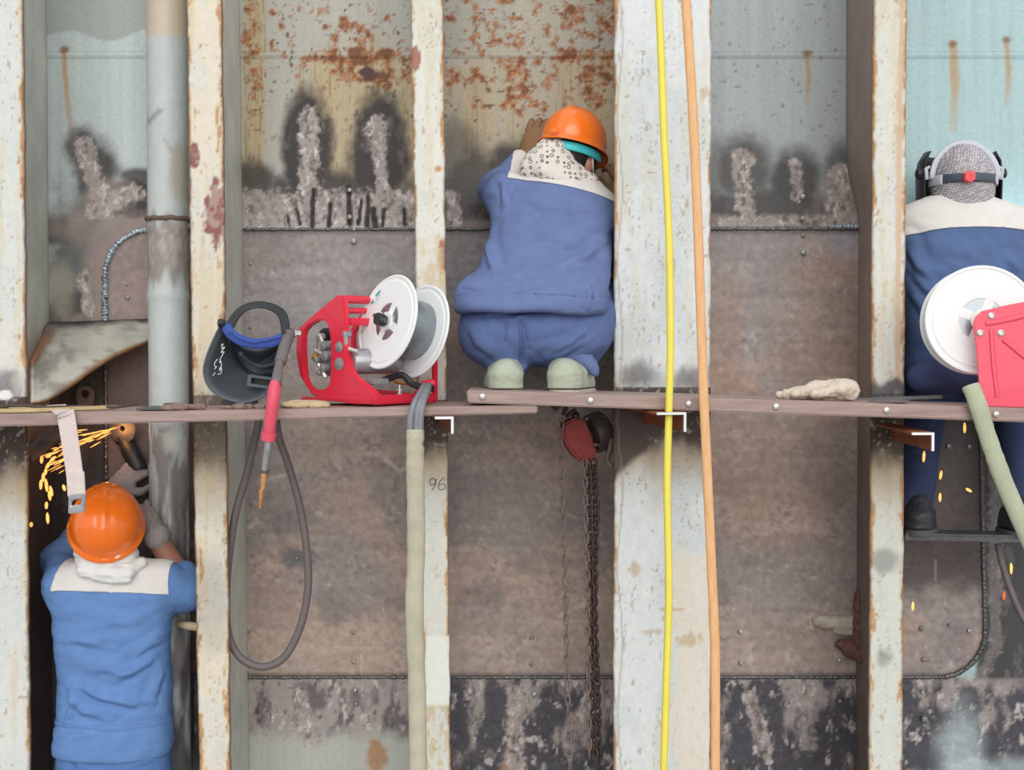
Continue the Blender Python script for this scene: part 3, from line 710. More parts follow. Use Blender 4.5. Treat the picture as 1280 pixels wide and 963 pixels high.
frame('cream frame with peeling edges left of the welder in the mask', 1092, 1086, 1134, 1128, 43, paint_flange((10, 78, .4, .97), (217, 218, 209), .9, ex5, (492, 520)), webcol=(160, 142, 132), wdark=.5, skew=.046)

# handwritten marks on frames three and four
M['pencil'] = mat('dark_marker', (84, 84, 84), .8); M['scratch'] = mat('chalk_scratch', (238, 240, 240), .8)
def strokes(name, lines, r, m, parent, Y=-.003, n=5):
    mb = MB()
    for ln in lines: mb.tube(spline([at(x, y, Y) for x, y in ln], 5), r, n)
    return obj(name, mb, m, parent, ang=None)
frs = [o for o in COL.objects if o.name.startswith('hull_frame')]
strokes('painted_number', [[(545, 602), (541, 598), (537, 602), (540, 607), (544, 604), (545, 599), (544, 607), (540, 613)], [(556, 597), (550, 602), (548, 609), (551, 613), (556, 610), (555, 605), (549, 607)]], .0011, M['pencil'], frs[2])
strokes('scribble', [[(806, 236), (812, 232), (812, 242), (809, 246), (816, 250), (812, 260)], [(820, 240), (824, 234), (826, 244), (820, 249)]], .0007, M['scratch'], frs[3])
strokes('scribble', [[(836, 262), (846, 258), (838, 272)], [(846, 250), (852, 262), (846, 268)]], .0007, M['scratch'], frs[3])

# ------------------------------------------------------------------ pipe in the first bay
PY, PR = 0.30, 0.066
p0, p1 = at(208, 0, PY), at(214, 963, PY)
pipe = thing('vertical_pipe', 'thick grey painted pipe running down between the two left frames', 'pipe', (p1.x, PY, FLOOR))
zz = axis_pts(FLOOR, -1.45, 1.2, 1.7, .012, .06); qq = np.linspace(0, 2*math.pi, 49)[:-1]
Q, Zp = np.meshgrid(qq, zz, indexing='ij'); cx = p0.x + (p1.x-p0.x)*(Zp-p0.z)/(p1.z-p0.z)
Rp = PR + .004*np.exp(-((proj(0, PY, Zp)[1]-370)/6)**2)
Xp = cx - Rp*np.cos(Q); Yp = PY - Rp*np.sin(Q); u, v = [a.ravel() for a in proj(Xp, Yp, Zp)]; qr = Q.ravel()*40
n_m = fbm(qr/14, v/40, 4, 201); n_f = fbm(qr/5, v/8, 4, 203)
c = np.tile(L((196, 203, 203)), (len(u), 1)); c = mixc(c, (206, 192, 172), (1-ss(42, 48, v+6*(n_m-.5))))
c = mixc(c, (178, 166, 148), blob(u, v, 226, 215, 14, 40, .3, n_m, .4)*.7)
c = mixc(c, (140, 126, 120), rect(u, v, 150, 272, 270, 350, 10, n_m, 22)*.8); c = mixc(c, (188, 176, 170), rect(u, v, 150, 278, 270, 330, 8, n_m, 14)*ss(.45, .6, n_f)*.7)
c = mixc(c, (120, 126, 128), (1-ss(2, 4, pline(u, v, [(186, 152), (200, 138)])))*.6 + (1-ss(1, 3, pline(u, v, [(206, 175), (214, 188)])))*.5)
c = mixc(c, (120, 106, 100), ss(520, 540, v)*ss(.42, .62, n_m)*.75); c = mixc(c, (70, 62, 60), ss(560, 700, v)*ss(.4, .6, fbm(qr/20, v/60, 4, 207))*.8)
c = mixc(c, (214, 208, 204), blob(u, v, 212, 553, 10, 12, .4, n_f, .7)*.7); c = c*(.93+.14*n_f)[:, None]
Fp = gridfaces(48, len(zz)); i = np.arange(len(zz)-1); Fp = np.concatenate([Fp, np.stack([47*len(zz)+i, i, i+1, 47*len(zz)+i+1], 1)])
npobj('pipe_wall', np.stack([Xp.ravel(), Yp.ravel(), Zp.ravel()], 1), Fp, M['pipe'], pipe, cols=c)
zc = at(209, 272, PY-PR).z; xc = p0.x + (p1.x-p0.x)*(zc-p0.z)/(p1.z-p0.z)
M['rustweld'] = mat('rusty_butt_weld', (118, 96, 84), .8, nscale=60, namt=.4, bump=.6, bscale=120)
rnd = random.Random(4)
obj('butt_weld', MB().tube([Vector((xc+(PR+.002)*math.cos(q), PY+(PR+.002)*math.sin(q), zc+rnd.uniform(-.003, .003))) for q in [k*math.pi/20 for k in range(40)]], .0075, 7, closed=True), M['rustweld'], pipe, ang=None)

# ------------------------------------------------------------------ curved knee plate in the first bay, and the lug below it
M['knee'] = mat('grey_green_paint', (186, 186, 174), .6, nscale=9, namt=.2, bump=.15, bscale=80, vcol=True)
top = [(36, 452, .06), (44, 436, .18), (52, 420, .34), (60, 408, .49), (100, 406, .49), (145, 404, .49), (188, 402, .49)]
bot = [(37, 506, .03), (60, 502, .07), (92, 482, .14), (120, 462, .22), (145, 447, .29), (170, 436, .36), (190, 428, .42)]
na, nb_ = 30, 16
T = spline([at(*q) for q in top], 6); Bt = spline([at(*q) for q in bot], 6)
Vk = []; 
for t_, b_ in zip(T, Bt):
    for k in range(nb_+1): Vk.append(t_.lerp(b_, k/nb_))
Vk = np.array([tuple(p) for p in Vk]); u, v = proj(Vk[:, 0], Vk[:, 1], Vk[:, 2]); s = np.tile(np.linspace(0, 1, nb_+1), len(T))
n_m = fbm(u/18, v/18, 4, 301); n_f = fbm(u/5, v/5, 3, 303)
c = np.tile(L((190, 190, 178)), (len(u), 1))*(.9+.2*n_m)[:, None]
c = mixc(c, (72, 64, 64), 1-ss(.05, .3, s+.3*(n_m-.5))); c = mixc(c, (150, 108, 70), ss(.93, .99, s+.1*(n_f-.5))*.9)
c = mixc(c, (176, 122, 84), (1-ss(3, 11, pline(u, v, [(36, 450), (60, 418)])+8*(n_f-.5)))*.7); c = mixc(c, (110, 104, 100), ss(.56, .66, n_m)*.5)
kn = npobj('knee_plate', Vk, gridfaces(len(T), nb_+1), M['knee'], cols=c)
md = kn.modifiers.new('thick', 'SOLIDIFY'); md.thickness = .014; md.offset = -1
tag(kn, 'grey green curved knee plate between the left frame and the pipe', 'bracket plate')
M['brownsteel'] = mat('sooty_brown_steel', (100, 84, 80), .6, nscale=30, namt=.3, bump=.3, bscale=90)
ey = MB(); c0 = at(104, 493, .44); n_ = 20
out = [(.030*math.cos(2*math.pi*k/n_), .030*math.sin(2*math.pi*k/n_) if math.sin(2*math.pi*k/n_) > 0 else -.05*abs(math.sin(2*math.pi*k/n_))**.5) for k in range(n_)]
inn = [(.012*math.cos(2*math.pi*k/n_), .014*math.sin(2*math.pi*k/n_)) for k in range(n_)]
ey.ring(out, inn, c0 + Vector((0, .02, 0)), (1, .25, 0), (0, 0, 1), -.02)
tag(obj('lifting_eye', ey, M['brownsteel'], bevel=.003), 'small brown steel lifting eye standing under the curved knee plate', 'lifting eye')
# diagonal strut behind the plank, at the foot of the left frame
sm = MB(); R_ = basis(at(85, 530, .25)-at(38, 566, .06)); sm.box((at(85, 530, .25)+at(38, 566, .06))/2, (.24, .012, .06), R_); sm.box((at(88, 532, .25)+at(41, 568, .06))/2+Vector((0, .03, .02)), (.24, .06, .012), R_)
tag(obj('diagonal_strut', sm, M['brownsteel'], bevel=.002), 'brownish angle strut slanting up beside the left frame below the plank', 'strut')

# broken lug on the web of the right frame
lug = thing('broken_lug', 'torn rusty lug and pale stub on the web of the right frame', 'lug', at(1060, 790, .47))
M['pale'] = mat('pale_scale', (196, 184, 170), .7, nscale=40, namt=.25, bump=.4, bscale=80); M['torn'] = mat('torn_rusty_steel', (128, 98, 92), .7, nscale=50, namt=.45, bump=.6, bscale=70, rgb2=(96, 46, 42))
V1, F1 = snets(uni([cone(at(1024, 777, .485), at(1080, 781, .47), .022, .026), ell(at(1060, 790, .48), (.05, .02, .012))], .02), *bbox([at(1010, 760, .46), at(1090, 800, .5)], .05), .006)
V1 = wrinkle(V1, F1, .004, (40, 40, 60), 5); npobj('pale_stub', V1, F1, M['pale'], lug)
V1, F1 = snets(uni([ell(at(1066, 812, .46), (.035, .03, .03)), ell(at(1080, 818, .42), (.03, .06, .035)), cone(at(1073, 745, .44), at(1074, 815, .44), .014, .018), ell(at(1052, 806, .47), (.02, .02, .014))], .015), *bbox([at(1040, 740, .4), at(1090, 830, .5)], .06), .006)
V1 = wrinkle(V1, F1, .007, (50, 50, 50), 6); npobj('torn_plate', V1, F1, M['torn'], lug)

# ------------------------------------------------------------------ planks and the brackets that carry them
M['plank'] = mat('weathered_plank', (178, 154, 146), .6, nscale=5, namt=.16, bump=.15, bscale=60, stretch=(1.0, 12, 12), rgb2=(146, 124, 118))
M['bolt'] = mat('galvanised_bolt', (205, 203, 200), .35, metal=.6)
M['rustbrown'] = mat('rust_brown_angle', (158, 88, 54), .7, nscale=30, namt=.3, rgb2=(112, 62, 42)); M['cutsteel'] = mat('bright_cut_steel', (225, 228, 230), .35, metal=.3)
BOLT = proto(MB().lathe([(.0105, .002), (.0105, -.002), (.008, -.006), (.003, -.0075)], (0, 0, 0), (0, 1, 0), 10), M['bolt'])
def plank(label, tl, tr, bl, br, yf, yb, bolts):
    """front face corners in px at depth yf; the top runs back to yb"""
    pl = thing('scaffold_plank', label, 'plank', (at(*bl, yf)+at(*br, yf))/2)
    d = Vector((0, yb-yf, 0)); A, B, C, D = at(*bl, yf), at(*br, yf), at(*tr, yf), at(*tl, yf)
    obj('board', MB().hexa([A, B, B+d, A+d, D, C, C+d, D+d]), M['plank'], pl, bevel=.004)
    for px, py in bolts: inst('bolt', BOLT, pl, at(px, py, yf-.001))
    return pl
YF, YB = -.36, -.02
plank('long right hand plank with bolt heads carrying the crouching worker', (583, 488), (1420, 515), (585, 504), (1420, 533), YF, YB, [(603, 496), (738, 501), (861, 505), (970, 508.5), (1108, 513), (1245, 518)])
plank('lower left hand plank carrying the black mask and the red feeder', (-140, 520), (672, 506.5), (-140, 537), (672, 517), YF+.005, YB, [])
def bracket(label, root, end, wl, hl, yr=0.0, ye=-.42):
    b = thing('angle_bracket', label, 'bracket', at(*root, yr))
    A, B = at(*root, yr), at(*end, ye); A.z = B.z; d = (B-A); n = d.normalized(); s = Vector((0, 0, 1)).cross(n); s = s if s.x > 0 else -s; t = .007
    up = Vector((0, 0, 1)); k = d*.985
    obj('angle_profile', MB().hexa([A-up*hl-s*t, A-up*hl, A+k-up*hl, A+k-up*hl-s*t, A-s*t, A, A+k, A+k-s*t]).hexa([A-s*wl-up*t, A-s*t*1.001-up*t, A+k-s*t*1.001-up*t, A+k-s*wl-up*t, A-s*wl, A-s*t*1.001, A+k-s*t*1.001, A+k-s*wl]), M['rustbrown'], b)
    A = A+k; k = d*.015
    obj('cut_end', MB().hexa([A-up*hl-s*t, A-up*hl, A+k-up*hl, A+k-up*hl-s*t, A-s*t, A, A+k, A+k-s*t]).hexa([A-s*wl-up*t, A-s*t*1.001-up*t, A+k-s*t*1.001-up*t, A+k-s*wl-up*t, A-s*wl, A-s*t*1.001, A+k-s*t*1.001, A+k-s*wl]), M['cutsteel'], b, label='bright cut end')
    return b
bracket('rust brown angle bracket on the narrow frame marked 96', (551, 521), (567, 521), .052, .048)
bracket('rust brown angle bracket on the wide frame, behind the yellow hose', (806, 516), (858, 515.5), .085, .055)
bracket('rust brown angle bracket under the plank beside the welder\'s boot', (1118, 541), (1168, 541), .062, .052)

# ================================================================== equipment
M['red'] = mat('red_powder_coat', (226, 44, 70), .38, nscale=12, namt=.05, coat=.2)
M['red2'] = mat('pale_red_powder_coat', (240, 78, 104), .4, nscale=12, namt=.05, coat=.2)
M['white'] = mat('white_plastic', (240, 242, 242), .45, nscale=8, namt=.02)
M['wire'] = mat('wound_steel_wire', (150, 158, 164), .3, metal=.75, nscale=300, namt=.15, stretch=(1, 1, 1))
M['steel'] = mat('dull_grey_steel', (168, 168, 172), .4, metal=.5, nscale=60, namt=.2)
M['dsteel'] = mat('dark_steel', (96, 96, 98), .45, metal=.4, nscale=60, namt=.25)
M['black'] = mat('black_plastic', (40, 42, 45), .45, nscale=20, namt=.15)
M['shell'] = mat('dark_mask_shell', (92, 100, 106), .45, nscale=14, namt=.12)
M['blueband'] = mat('blue_sweatband', (58, 84, 160), .85, nscale=90, namt=.2, bump=.3, bscale=200)
M['brass'] = mat('brass', (204, 160, 90), .35, metal=.7); M['copper'] = mat('copper_nozzle', (206, 152, 110), .4, metal=.6, nscale=90, namt=.2)
M['pink'] = mat('pink_red_grip', (226, 84, 108), .5, nscale=30, namt=.06)
M['rubber'] = mat('grey_hose_rubber', (112, 104, 104), .6, nscale=40, namt=.12); M['drubber'] = mat('dark_hose_rubber', (78, 68, 66), .6, nscale=40, namt=.15)
M['grey'] = mat('grey_cable_sheath', (130, 134, 138), .5, nscale=40, namt=.1); M['dgrey'] = mat('dark_cable_sheath', (62, 68, 78), .5)
M['canvas'] = mat('green_grey_canvas', (188, 182, 162), .9, nscale=18, namt=.14, bump=.4, bscale=90)
M['canvas2'] = mat('green_canvas', (180, 186, 160), .9, nscale=18, namt=.12, bump=.4, bscale=90)
M['teal'] = mat('teal_print', (60, 176, 180), .5); M['yellowprint'] = mat('yellow_print', (214, 206, 60), .5)
M['webbing'] = mat('pinkish_webbing', (220, 204, 200), .85, nscale=60, namt=.08, bump=.3, bscale=300)
M['yellow'] = mat('yellow_hose', (240, 226, 92), .45, nscale=20, namt=.05); M['orange'] = mat('faded_orange_hose', (236, 190, 142), .55, nscale=14, namt=.1, rgb2=(224, 166, 110), stretch=(6, 6, 1))
M['hoistred'] = mat('worn_hoist_red', (158, 56, 54), .55, nscale=26, namt=.3, rgb2=(128, 40, 42), bump=.2, bscale=60)
M['hoistblack'] = mat('dark_hoist_cover', (70, 58, 56), .5, nscale=40, namt=.25, bump=.3, bscale=70)
M['chain'] = mat('rusty_dark_chain', (84, 68, 64), .5, metal=.3, nscale=120, namt=.3); M['chain2'] = mat('brown_grey_hand_chain', (134, 116, 110), .5, metal=.3, nscale=120, namt=.3)
M['glovewhite'] = mat('off_white_cotton_glove', (214, 200, 184), .95, nscale=60, namt=.12, bump=.6, bscale=160)
M['tan'] = mat('tan_cloth', (206, 184, 150), .9, nscale=30, namt=.15, bump=.4, bscale=90); M['yboard'] = mat('yellowish_board', (206, 186, 138), .7, nscale=8, namt=.2, stretch=(1, 9, 9), rgb2=(172, 150, 104))
M['crumb'] = mat('slag_crumb', (136, 116, 106), .85, nscale=50, namt=.3, bump=.6, bscale=60)
M['spark'] = mat('spark', (255, 176, 92), .5, emit=1.35); M['spark2'] = mat('red_spark', (255, 90, 50), .5, emit=1.1)

def onp(px, py, P0, n):
    """photo pixel -> point on the plane through P0 with normal n"""
    c = Vector((0, CAMY, 0)); d = at(px, py, 0) - c; n = Vector(n)
    return c + d*((Vector(P0)-c).dot(n)/d.dot(n))
def plate(name, pts, nrm, th, m, parent, inner=None, bevel=.003, label=None):
    mb = MB(); n = len(pts); nv = Vector(nrm).normalized()*th
    if inner is None:
        vs = list(pts) + [p+nv for p in pts]
        mb.add(vs, [tuple(range(n)), tuple(range(n, 2*n))[::-1]] + [(i, n+i, n+(i+1) % n, (i+1) % n) for i in range(n)])
    else:
        vs = list(pts) + list(inner) + [p+nv for p in pts] + [p+nv for p in inner]; fs = []
        for i in range(n):
            j = (i+1) % n
            fs += [(i, n+i, n+j, j), (2*n+i, 2*n+j, 3*n+j, 3*n+i), (i, j, 2*n+j, 2*n+i), (n+j, n+i, 3*n+i, 3*n+j)]
        mb.add(vs, fs)
    return obj(name, mb, m, parent, bevel=bevel, label=label)

def spool(parent, c, ax, R, wd, knob=True, name='wire_spool'):
    """two white flanges with four windows round the hub, the wound wire between them; ax points from the near flange to the far one"""
    ax = Vector(ax).normalized(); B = basis(ax); e, g = B.col[1], B.col[2]
    sp_ = obj(name, MB().lathe([(R*.62, wd*.02), (R*.62, wd*.98)], c, ax, 48), M['wire'], parent)     # wound wire
    sp_.name = 'wire_coil'
    def flange(nm, h0, th):
        mb = MB(); o = c + ax*h0
        mb.lathe([(R*.985, 0), (R, th*.3), (R, th*.7), (R*.985, th), (R*.40, th), (R*.38, th*.5), (R*.40, 0), (R*.86, -th*.0), (R*.88, th*.25), (R*.93, th*.25), (R*.95, 0)], o, ax, 56, closed=True)
        mb.lathe([(R*.20, -th*.6), (R*.20, th), (R*.10, th), (R*.10, -th*.6)], o, ax, 32, closed=True)
        for k in range(4):
            q = k*math.pi/2 + .4; d = e*math.cos(q) + g*math.sin(q); s = ax.cross(d)
            mb.box(o + d*R*.295 + ax*th*.5, (R*.21, R*.17, th*.8), Matrix((d, s, ax)).transposed())
        return obj(nm, mb, M['white'], parent, ang=30)
    f1 = flange('spool_flange', 0, .008); f2 = flange('spool_flange', wd-.008, .008)
    obj('spool_core', MB().lathe([(R*.40, .006), (R*.40, wd-.006), (R*.37, wd-.006), (R*.37, .006)], c, ax, 32, closed=True), M['white'], parent)
    obj('spindle', MB().lathe([(R*.09, -.01), (R*.09, wd+.02)], c, ax, 16), M['dsteel'], parent)
    if knob:
        k = obj('spindle_knob', MB().lathe([(R*.08, -.036), (R*.13, -.034), (R*.14, -.018), (R*.11, -.008), (R*.11, 0)], c, ax, 12), M['black'], parent)
        obj('knob_bar', MB().tube([c - ax*.03 - e*R*.30 - g*.006, c - ax*.026, c - ax*.03 + e*R*.16 + g*.012], .007, 8), M['dsteel'], k)
    return f1, f2, e, g

# ---- red wire feeder on the left plank
ca, sa = math.cos(math.radians(40)), math.sin(math.radians(40))
e1, e2, up = Vector((ca, -sa, 0)), Vector((sa, ca, 0)), Vector((0, 0, 1))
P0 = at(470, 507, -.32); fd = thing('wire_feeder', 'red open-framed wire feeder with a full spool facing left, on the left plank', 'wire feeder', P0)
G = lambda x, y: onp(x, y, P0, e2)
outer = [(371, 412), (384, 400), (405, 382), (421, 369), (429, 371), (431, 405), (432, 440), (441, 468), (465, 488), (471, 494), (470, 506), (440, 505), (402, 500), (388, 493), (374, 470), (369, 440)]
inner = [(379, 415), (386, 407), (396, 401), (405, 401), (409, 406), (412, 420), (413, 440), (413, 462), (411, 480), (407, 486), (400, 488), (393, 487), (386, 483), (381, 474), (379, 455), (378, 430)]
plate('side_plate', [G(*q) for q in outer], e2, .022, M['red'], fd, [G(*q) for q in inner], bevel=.004)
zt = G(421, 369).z; W_, D_ = (G(371, 440)-P0).length, .25
base0 = G(388, 494); zb = G(440, 505).z + .006
obj('base_tray', MB().hexa([Vector((q.x, q.y, z_)) for z_ in (zb, zb+.008) for q in (P0-e1*(W_-.05), P0-e1*.004, P0-e1*.004+e2*D_, P0-e1*(W_-.05)+e2*D_)]), M['red'], fd, bevel=.002)
obj('base_rail', MB().hexa([Vector((q.x, q.y, z_)) for z_ in (P0.z+.001, P0.z+.028) for q in (P0-e1*.02, P0, P0+e2*D_, P0-e1*.02+e2*D_)]), M['red'], fd, bevel=.004)
rp = lambda a, z_: P0 - e1*a + e2*D_ + up*z_
H_ = zt-P0.z
plate('rear_plate', [rp(0, 0), rp(0, .13), rp(.05, H_), rp(W_*.75, H_), rp(W_, H_*.7), rp(W_, .02)], e2, .012, M['red'], fd, [rp(.02, .02), rp(.02, .12), rp(.06, H_-.02), rp(W_*.72, H_-.02), rp(W_-.02, H_*.66), rp(W_-.02, .04)])
tb = G(425, 374); obj('top_bar', MB().tube([tb + e2*.01, tb + e2*(D_+.005)], .012, 12), M['red'], fd)
tb2 = G(424, 388); obj('cross_bar', MB().tube([tb2 + e2*.01, tb2 + e2*(D_+.005)], .009, 10), M['red'], fd)
tb3 = G(430, 402); obj('hub_arm', MB().box(tb3 + e2*.10, (.02, .16, .022), Matrix((e1, e2, up)).transposed()), M['red'], fd, bevel=.003)
# drive unit: motor, roller arms, tension screws
dv = obj('wire_drive', MB().box(G(401, 450) + e2*.05, (.085, .05, .10), Matrix((e1, e2, up)).transposed()), M['steel'], fd, bevel=.012)
dc_ = G(438, 452) + e2*.08
obj('drive_motor', MB().lathe([(.034, -.06), (.038, -.055), (.038, .08), (.030, .09)], dc_, (e2+e1*.4), 20), M['steel'], fd)
for q, rr_ in (((398, 421), .011), ((404, 432), .013), ((406, 445), .015), ((395, 450), .010), ((403, 460), .014), ((424, 434), .016), ((424, 455), .019), ((398, 466), .009), ((431, 418), .010)):
    obj('drive_roller', MB().lathe([(rr_*.4, -.012), (rr_*.45, -.010), (rr_, -.008), (rr_, .012), (rr_*.8, .014)], G(*q) + e2*.006, e2, 14), M['steel'], dv)
for q0, q1 in (((399, 418), (402, 434)), ((396, 420), (391, 436)), ((394, 438), (408, 447)), ((398, 455), (404, 472)), ((432, 418), (429, 436)), ((436, 436), (444, 440))):
    obj('lever', MB().tube([G(*q0) + e2*.0, G(*q1) + e2*.01], [.006, .007], 8), M['bolt'], dv)
obj('motor_foot', MB().box(G(452, 478) + e2*.06, (.05, .06, .02), Matrix((e1, e2, up)).transposed()), M['steel'], fd, bevel=.004)
obj('inlet', MB().lathe([(.012, -.02), (.012, .0), (.017, 0), (.017, .014), (.011, .016), (.011, .03)], G(391, 447) + e2*.03, -e1, 14), M['brass'], fd)
obj('connector', MB().lathe([(.020, 0), (.020, .05), (.015, .06)], G(398, 418) + e2*.07, -e1, 16), M['black'], fd)
obj('gas_valve', MB().lathe([(.010, 0), (.010, .006), (.006, .008), (.006, .016), (.011, .017), (.011, .021), (.004, .022), (.004, .034)], Vector((onp(498, 492, P0 + e2*.1, e1).x, -.21, P0.z+.022)), up, 12), M['bolt'], fd)
obj('wire_loom', MB().tube(spline([G(446, 478)+e2*.1, G(462, 470)+e2*.13, G(470, 482)+e2*.15, G(490, 488)+e2*.17], 5), .010, 8), M['black'], fd)
obj('copper_pipe', MB().tube(spline([at(484, 466, -.17), at(496, 478, -.16), at(520, 480, -.14), at(530, 488, -.14)], 5), .005, 8), M['brass'], fd)
gl = obj('cable_gland', MB().tube([at(523, 494, -.20), at(531, 482, -.19), at(542, 479, -.18)], [.016, .017, .014], 12), M['red'], fd)
SC_ = at(483, 402, -.24); f1, f2, se, sg = spool(fd, SC_, (.745, .62, -.234), .143, .125)
ax_ = Vector((.745, .62, -.234)).normalized()
mb = MB()
for r_, q0, q1, n_ in ((.118, .30, .46, 2), (.118, .56, .66, 1), (.106, .34, .36, 1), (.106, .40, .42, 1), (.106, .47, .50, 1), (.106, .56, .60, 1), (.096, .36, .38, 1), (.096, .44, .46, 1), (.096, .52, .54, 1)):
    P_ = []
    for k in range(5):
        q = (q0+(q1-q0)*k/4)*1.35 + .18; P_.append(SC_ + (sg*math.cos(q) + se*math.sin(q))*r_ - ax_*.0012)
    P2 = [SC_ + (p-SC_)*(1 - (.009 if r_ > .11 else .005)/r_) for p in P_]
    for k in range(4): mb.add([P_[k], P_[k+1], P2[k+1], P2[k]], [(0, 1, 2, 3)])
obj('printed_mark', mb, M['teal'], f1, smooth=False)
obj('printed_mark', MB().add([SC_ + (sg*a + se*b) - ax_*.0012 for a, b in ((-.035, .112), (-.025, .114), (-.024, .122), (-.034, .120))], [(0, 1, 2, 3)]), M['yellowprint'], f1, smooth=False)

# ---- second feeder at the right edge
P1 = at(1226, 509, -.33); fd2 = thing('wire_feeder', 'pale red wire feeder at the right edge, side panel towards us', 'wire feeder', P1)
n2 = Vector((.06, 1, 0)).normalized(); G2 = lambda x, y: onp(x, y, P1, n2)
o2 = [(1226, 508), (1221, 440), (1217, 404), (1220, 396), (1228, 389), (1262, 381), (1300, 374), (1425, 374), (1425, 514)]
pn = plate('side_panel', [G2(*q) for q in o2], n2, .006, M['red2'], fd2, bevel=.002)
for ln in ([(1232, 405), (1255, 401), (1290, 393)], [(1239, 411), (1242, 455), (1247, 496)], [(1254, 424), (1268, 436), (1300, 462)], [(1300, 470), (1300, 500)]):
    obj('pressed_rib', MB().tube(spline([G2(*q) - n2*.0005 for q in ln], 6), .0075, 8, flat=.6, up=(0, 1, 0)), M['red2'], pn)
RIV = proto(MB().lathe([(.010, .002), (.010, -.003), (.006, -.005), (.0058, -.0035), (.001, -.0035)], (0, 0, 0), (0, 1, 0), 12), M['bolt'])
for q in ((1239, 395), (1225, 416.5), (1251, 416.5), (1300, 384)): inst('rivet', RIV, pn, G2(*q))
mb = MB()
A_, B_ = G2(1250, 507.5), G2(1425, 513)
obj('base_tray', MB().hexa([q + Vector((0, d_, z_)) for z_ in (.004, .016) for q, d_ in ((A_, .004), (B_, .004), (B_, .27), (A_, .27))]), M['red2'], fd2, bevel=.002)
obj('rear_panel', MB().hexa([q + Vector((0, d_, z_)) for z_ in (.004, .26) for q, d_ in ((A_+Vector((.16, 0, 0)), .26), (B_, .26), (B_, .27), (A_+Vector((.16, 0, 0)), .27))]), M['red2'], fd2, bevel=.002)
spool(fd2, at(1227, 400, -.27), (.16, 1, -.04), .159, .10, knob=False)
obj('spindle_arm', MB().tube([at(1227, 402, -.16), at(1330, 405, -.10)], .011, 10), M['steel'], fd2)

# ---- welding mask resting on the left plank, open side towards us
vm = thing('welding_mask', 'black welding mask with a blue sweatband lying on the left plank', 'welding mask', at(305, 506, -.2))
rim = [(277, 404), (267, 424), (257, 450), (255, 468), (262, 485), (278, 497), (300, 503), (320, 500), (336, 489), (347, 470), (354, 448), (357, 424), (346, 430), (326, 438), (306, 435), (290, 424)]
dep = [.02, .02, .02, .025, .03, .035, .04, .04, .035, .03, .02, .0, .02, .03, .03, .02]
Pr = spline([at(x, y, -.27+d_) for (x, y), d_ in zip(rim, dep)] + [at(277, 404, -.25)], 4)[:-1]
cc = Vector((0, 0, 0))
for p in Pr: cc += p
cc /= len(Pr); cc.z -= .012; mb = MB(); rings = 11; nR = len(Pr); vs_ = []
for k in range(rings):
    s_ = 1-k/rings; dpt = .15*(1-s_**2.6)
    for p in Pr:
        q = cc + (p-cc)*s_; q.y = p.y*s_ + cc.y*(1-s_) + dpt
        # the recessed window frame and the ledge above it
        u_, v_ = proj(q.x, q.y, q.z)
        vs_.append(q)
vs_.append(cc + Vector((0, .15, 0)))
fs_ = [(k*nR+i, k*nR+(i+1) % nR, (k+1)*nR+(i+1) % nR, (k+1)*nR+i) for k in range(rings-1) for i in range(nR)] + [((rings-1)*nR+i, (rings-1)*nR+(i+1) % nR, len(vs_)-1) for i in range(nR)]
sh = obj('mask_shell', MB().add(vs_, fs_), M['shell'], vm, ang=60); md = sh.modifiers.new('thick', 'SOLIDIFY'); md.thickness = .004; md.offset = 0
obj('shell_lip', MB().tube(Pr[:44], .0032, 6), M['shell'], sh, ang=None)
wc = at(325, 478, -.175); Rw = basis((1, -.15, -.12))
obj('window_frame', MB().ring([(-.036, -.016), (.05, -.016), (.05, .02), (-.036, .02)], [(-.024, -.007), (.042, -.007), (.042, .011), (-.024, .011)], wc, Rw.col[0], Rw.col[2], .014), M['shell'], sh, bevel=.002)
obj('window_glass', MB().box(wc + Vector((.008, .008, 0)), (.07, .003, .02), Rw), M['black'], sh)
obj('inner_ledge', MB().tube(spline([at(300, 441, -.205), at(312, 452, -.165), at(328, 458, -.15), at(350, 452, -.185)], 5), .007, 8), M['shell'], sh, ang=None)
obj('inner_ledge', MB().tube(spline([at(286, 426, -.22), at(300, 456, -.16), at(322, 470, -.14), at(348, 466, -.18)], 5), .006, 8), M['black'], sh, ang=None)
obj('head_band', MB().tube(spline([at(287, 409, -.235), at(294, 396, -.20), at(306, 385, -.17), at(324, 381, -.16), at(342, 385, -.17), at(353, 394, -.2), at(357, 412, -.24), at(356, 428, -.25)], 6), .0135, 8, flat=.22, up=(0, 1, 0)), M['black'], vm, ang=None)
obj('sweat_band', MB().tube(spline([at(282, 406, -.26), at(288, 417, -.27), at(302, 426, -.28), at(320, 430, -.285), at(340, 428, -.28), at(354, 421, -.27)], 6), [.012]*2+[.016]*27+[.012]*2, 10, flat=.55, up=(0, 1, 0)), M['blueband'], vm, ang=None)
obj('sweat_band_seam', MB().tube(spline([at(286, 414, -.287), at(302, 424, -.297), at(320, 428, -.303), at(352, 421, -.288)], 6), .0025, 6), M['blueband'], vm, ang=None)
for q in ((278, 404, -.262), (357, 420, -.262)): obj('pivot_knob', MB().lathe([(.006, -.014), (.012, -.012), (.013, 0), (.008, .01)], at(*q), (1, .3, 0), 12), M['black'], vm)
obj('chin_rest', MB().box(at(300, 503, -.2), (.10, .05, .016)), M['black'], vm, bevel=.004)
strokes('white_signature', [[(276, 432), (279, 430), (277, 436), (281, 434), (276, 441), (280, 440), (277, 446), (275, 450), (277, 453)], [(272, 449), (268, 455), (270, 460)], [(274, 452), (277, 456), (274, 462)], [(271, 458), (268, 462)], [(274, 464), (277, 460), (276, 467), (272, 468)], [(269, 466), (266, 470)]], .0011, M['white'], sh, Y=-.248)

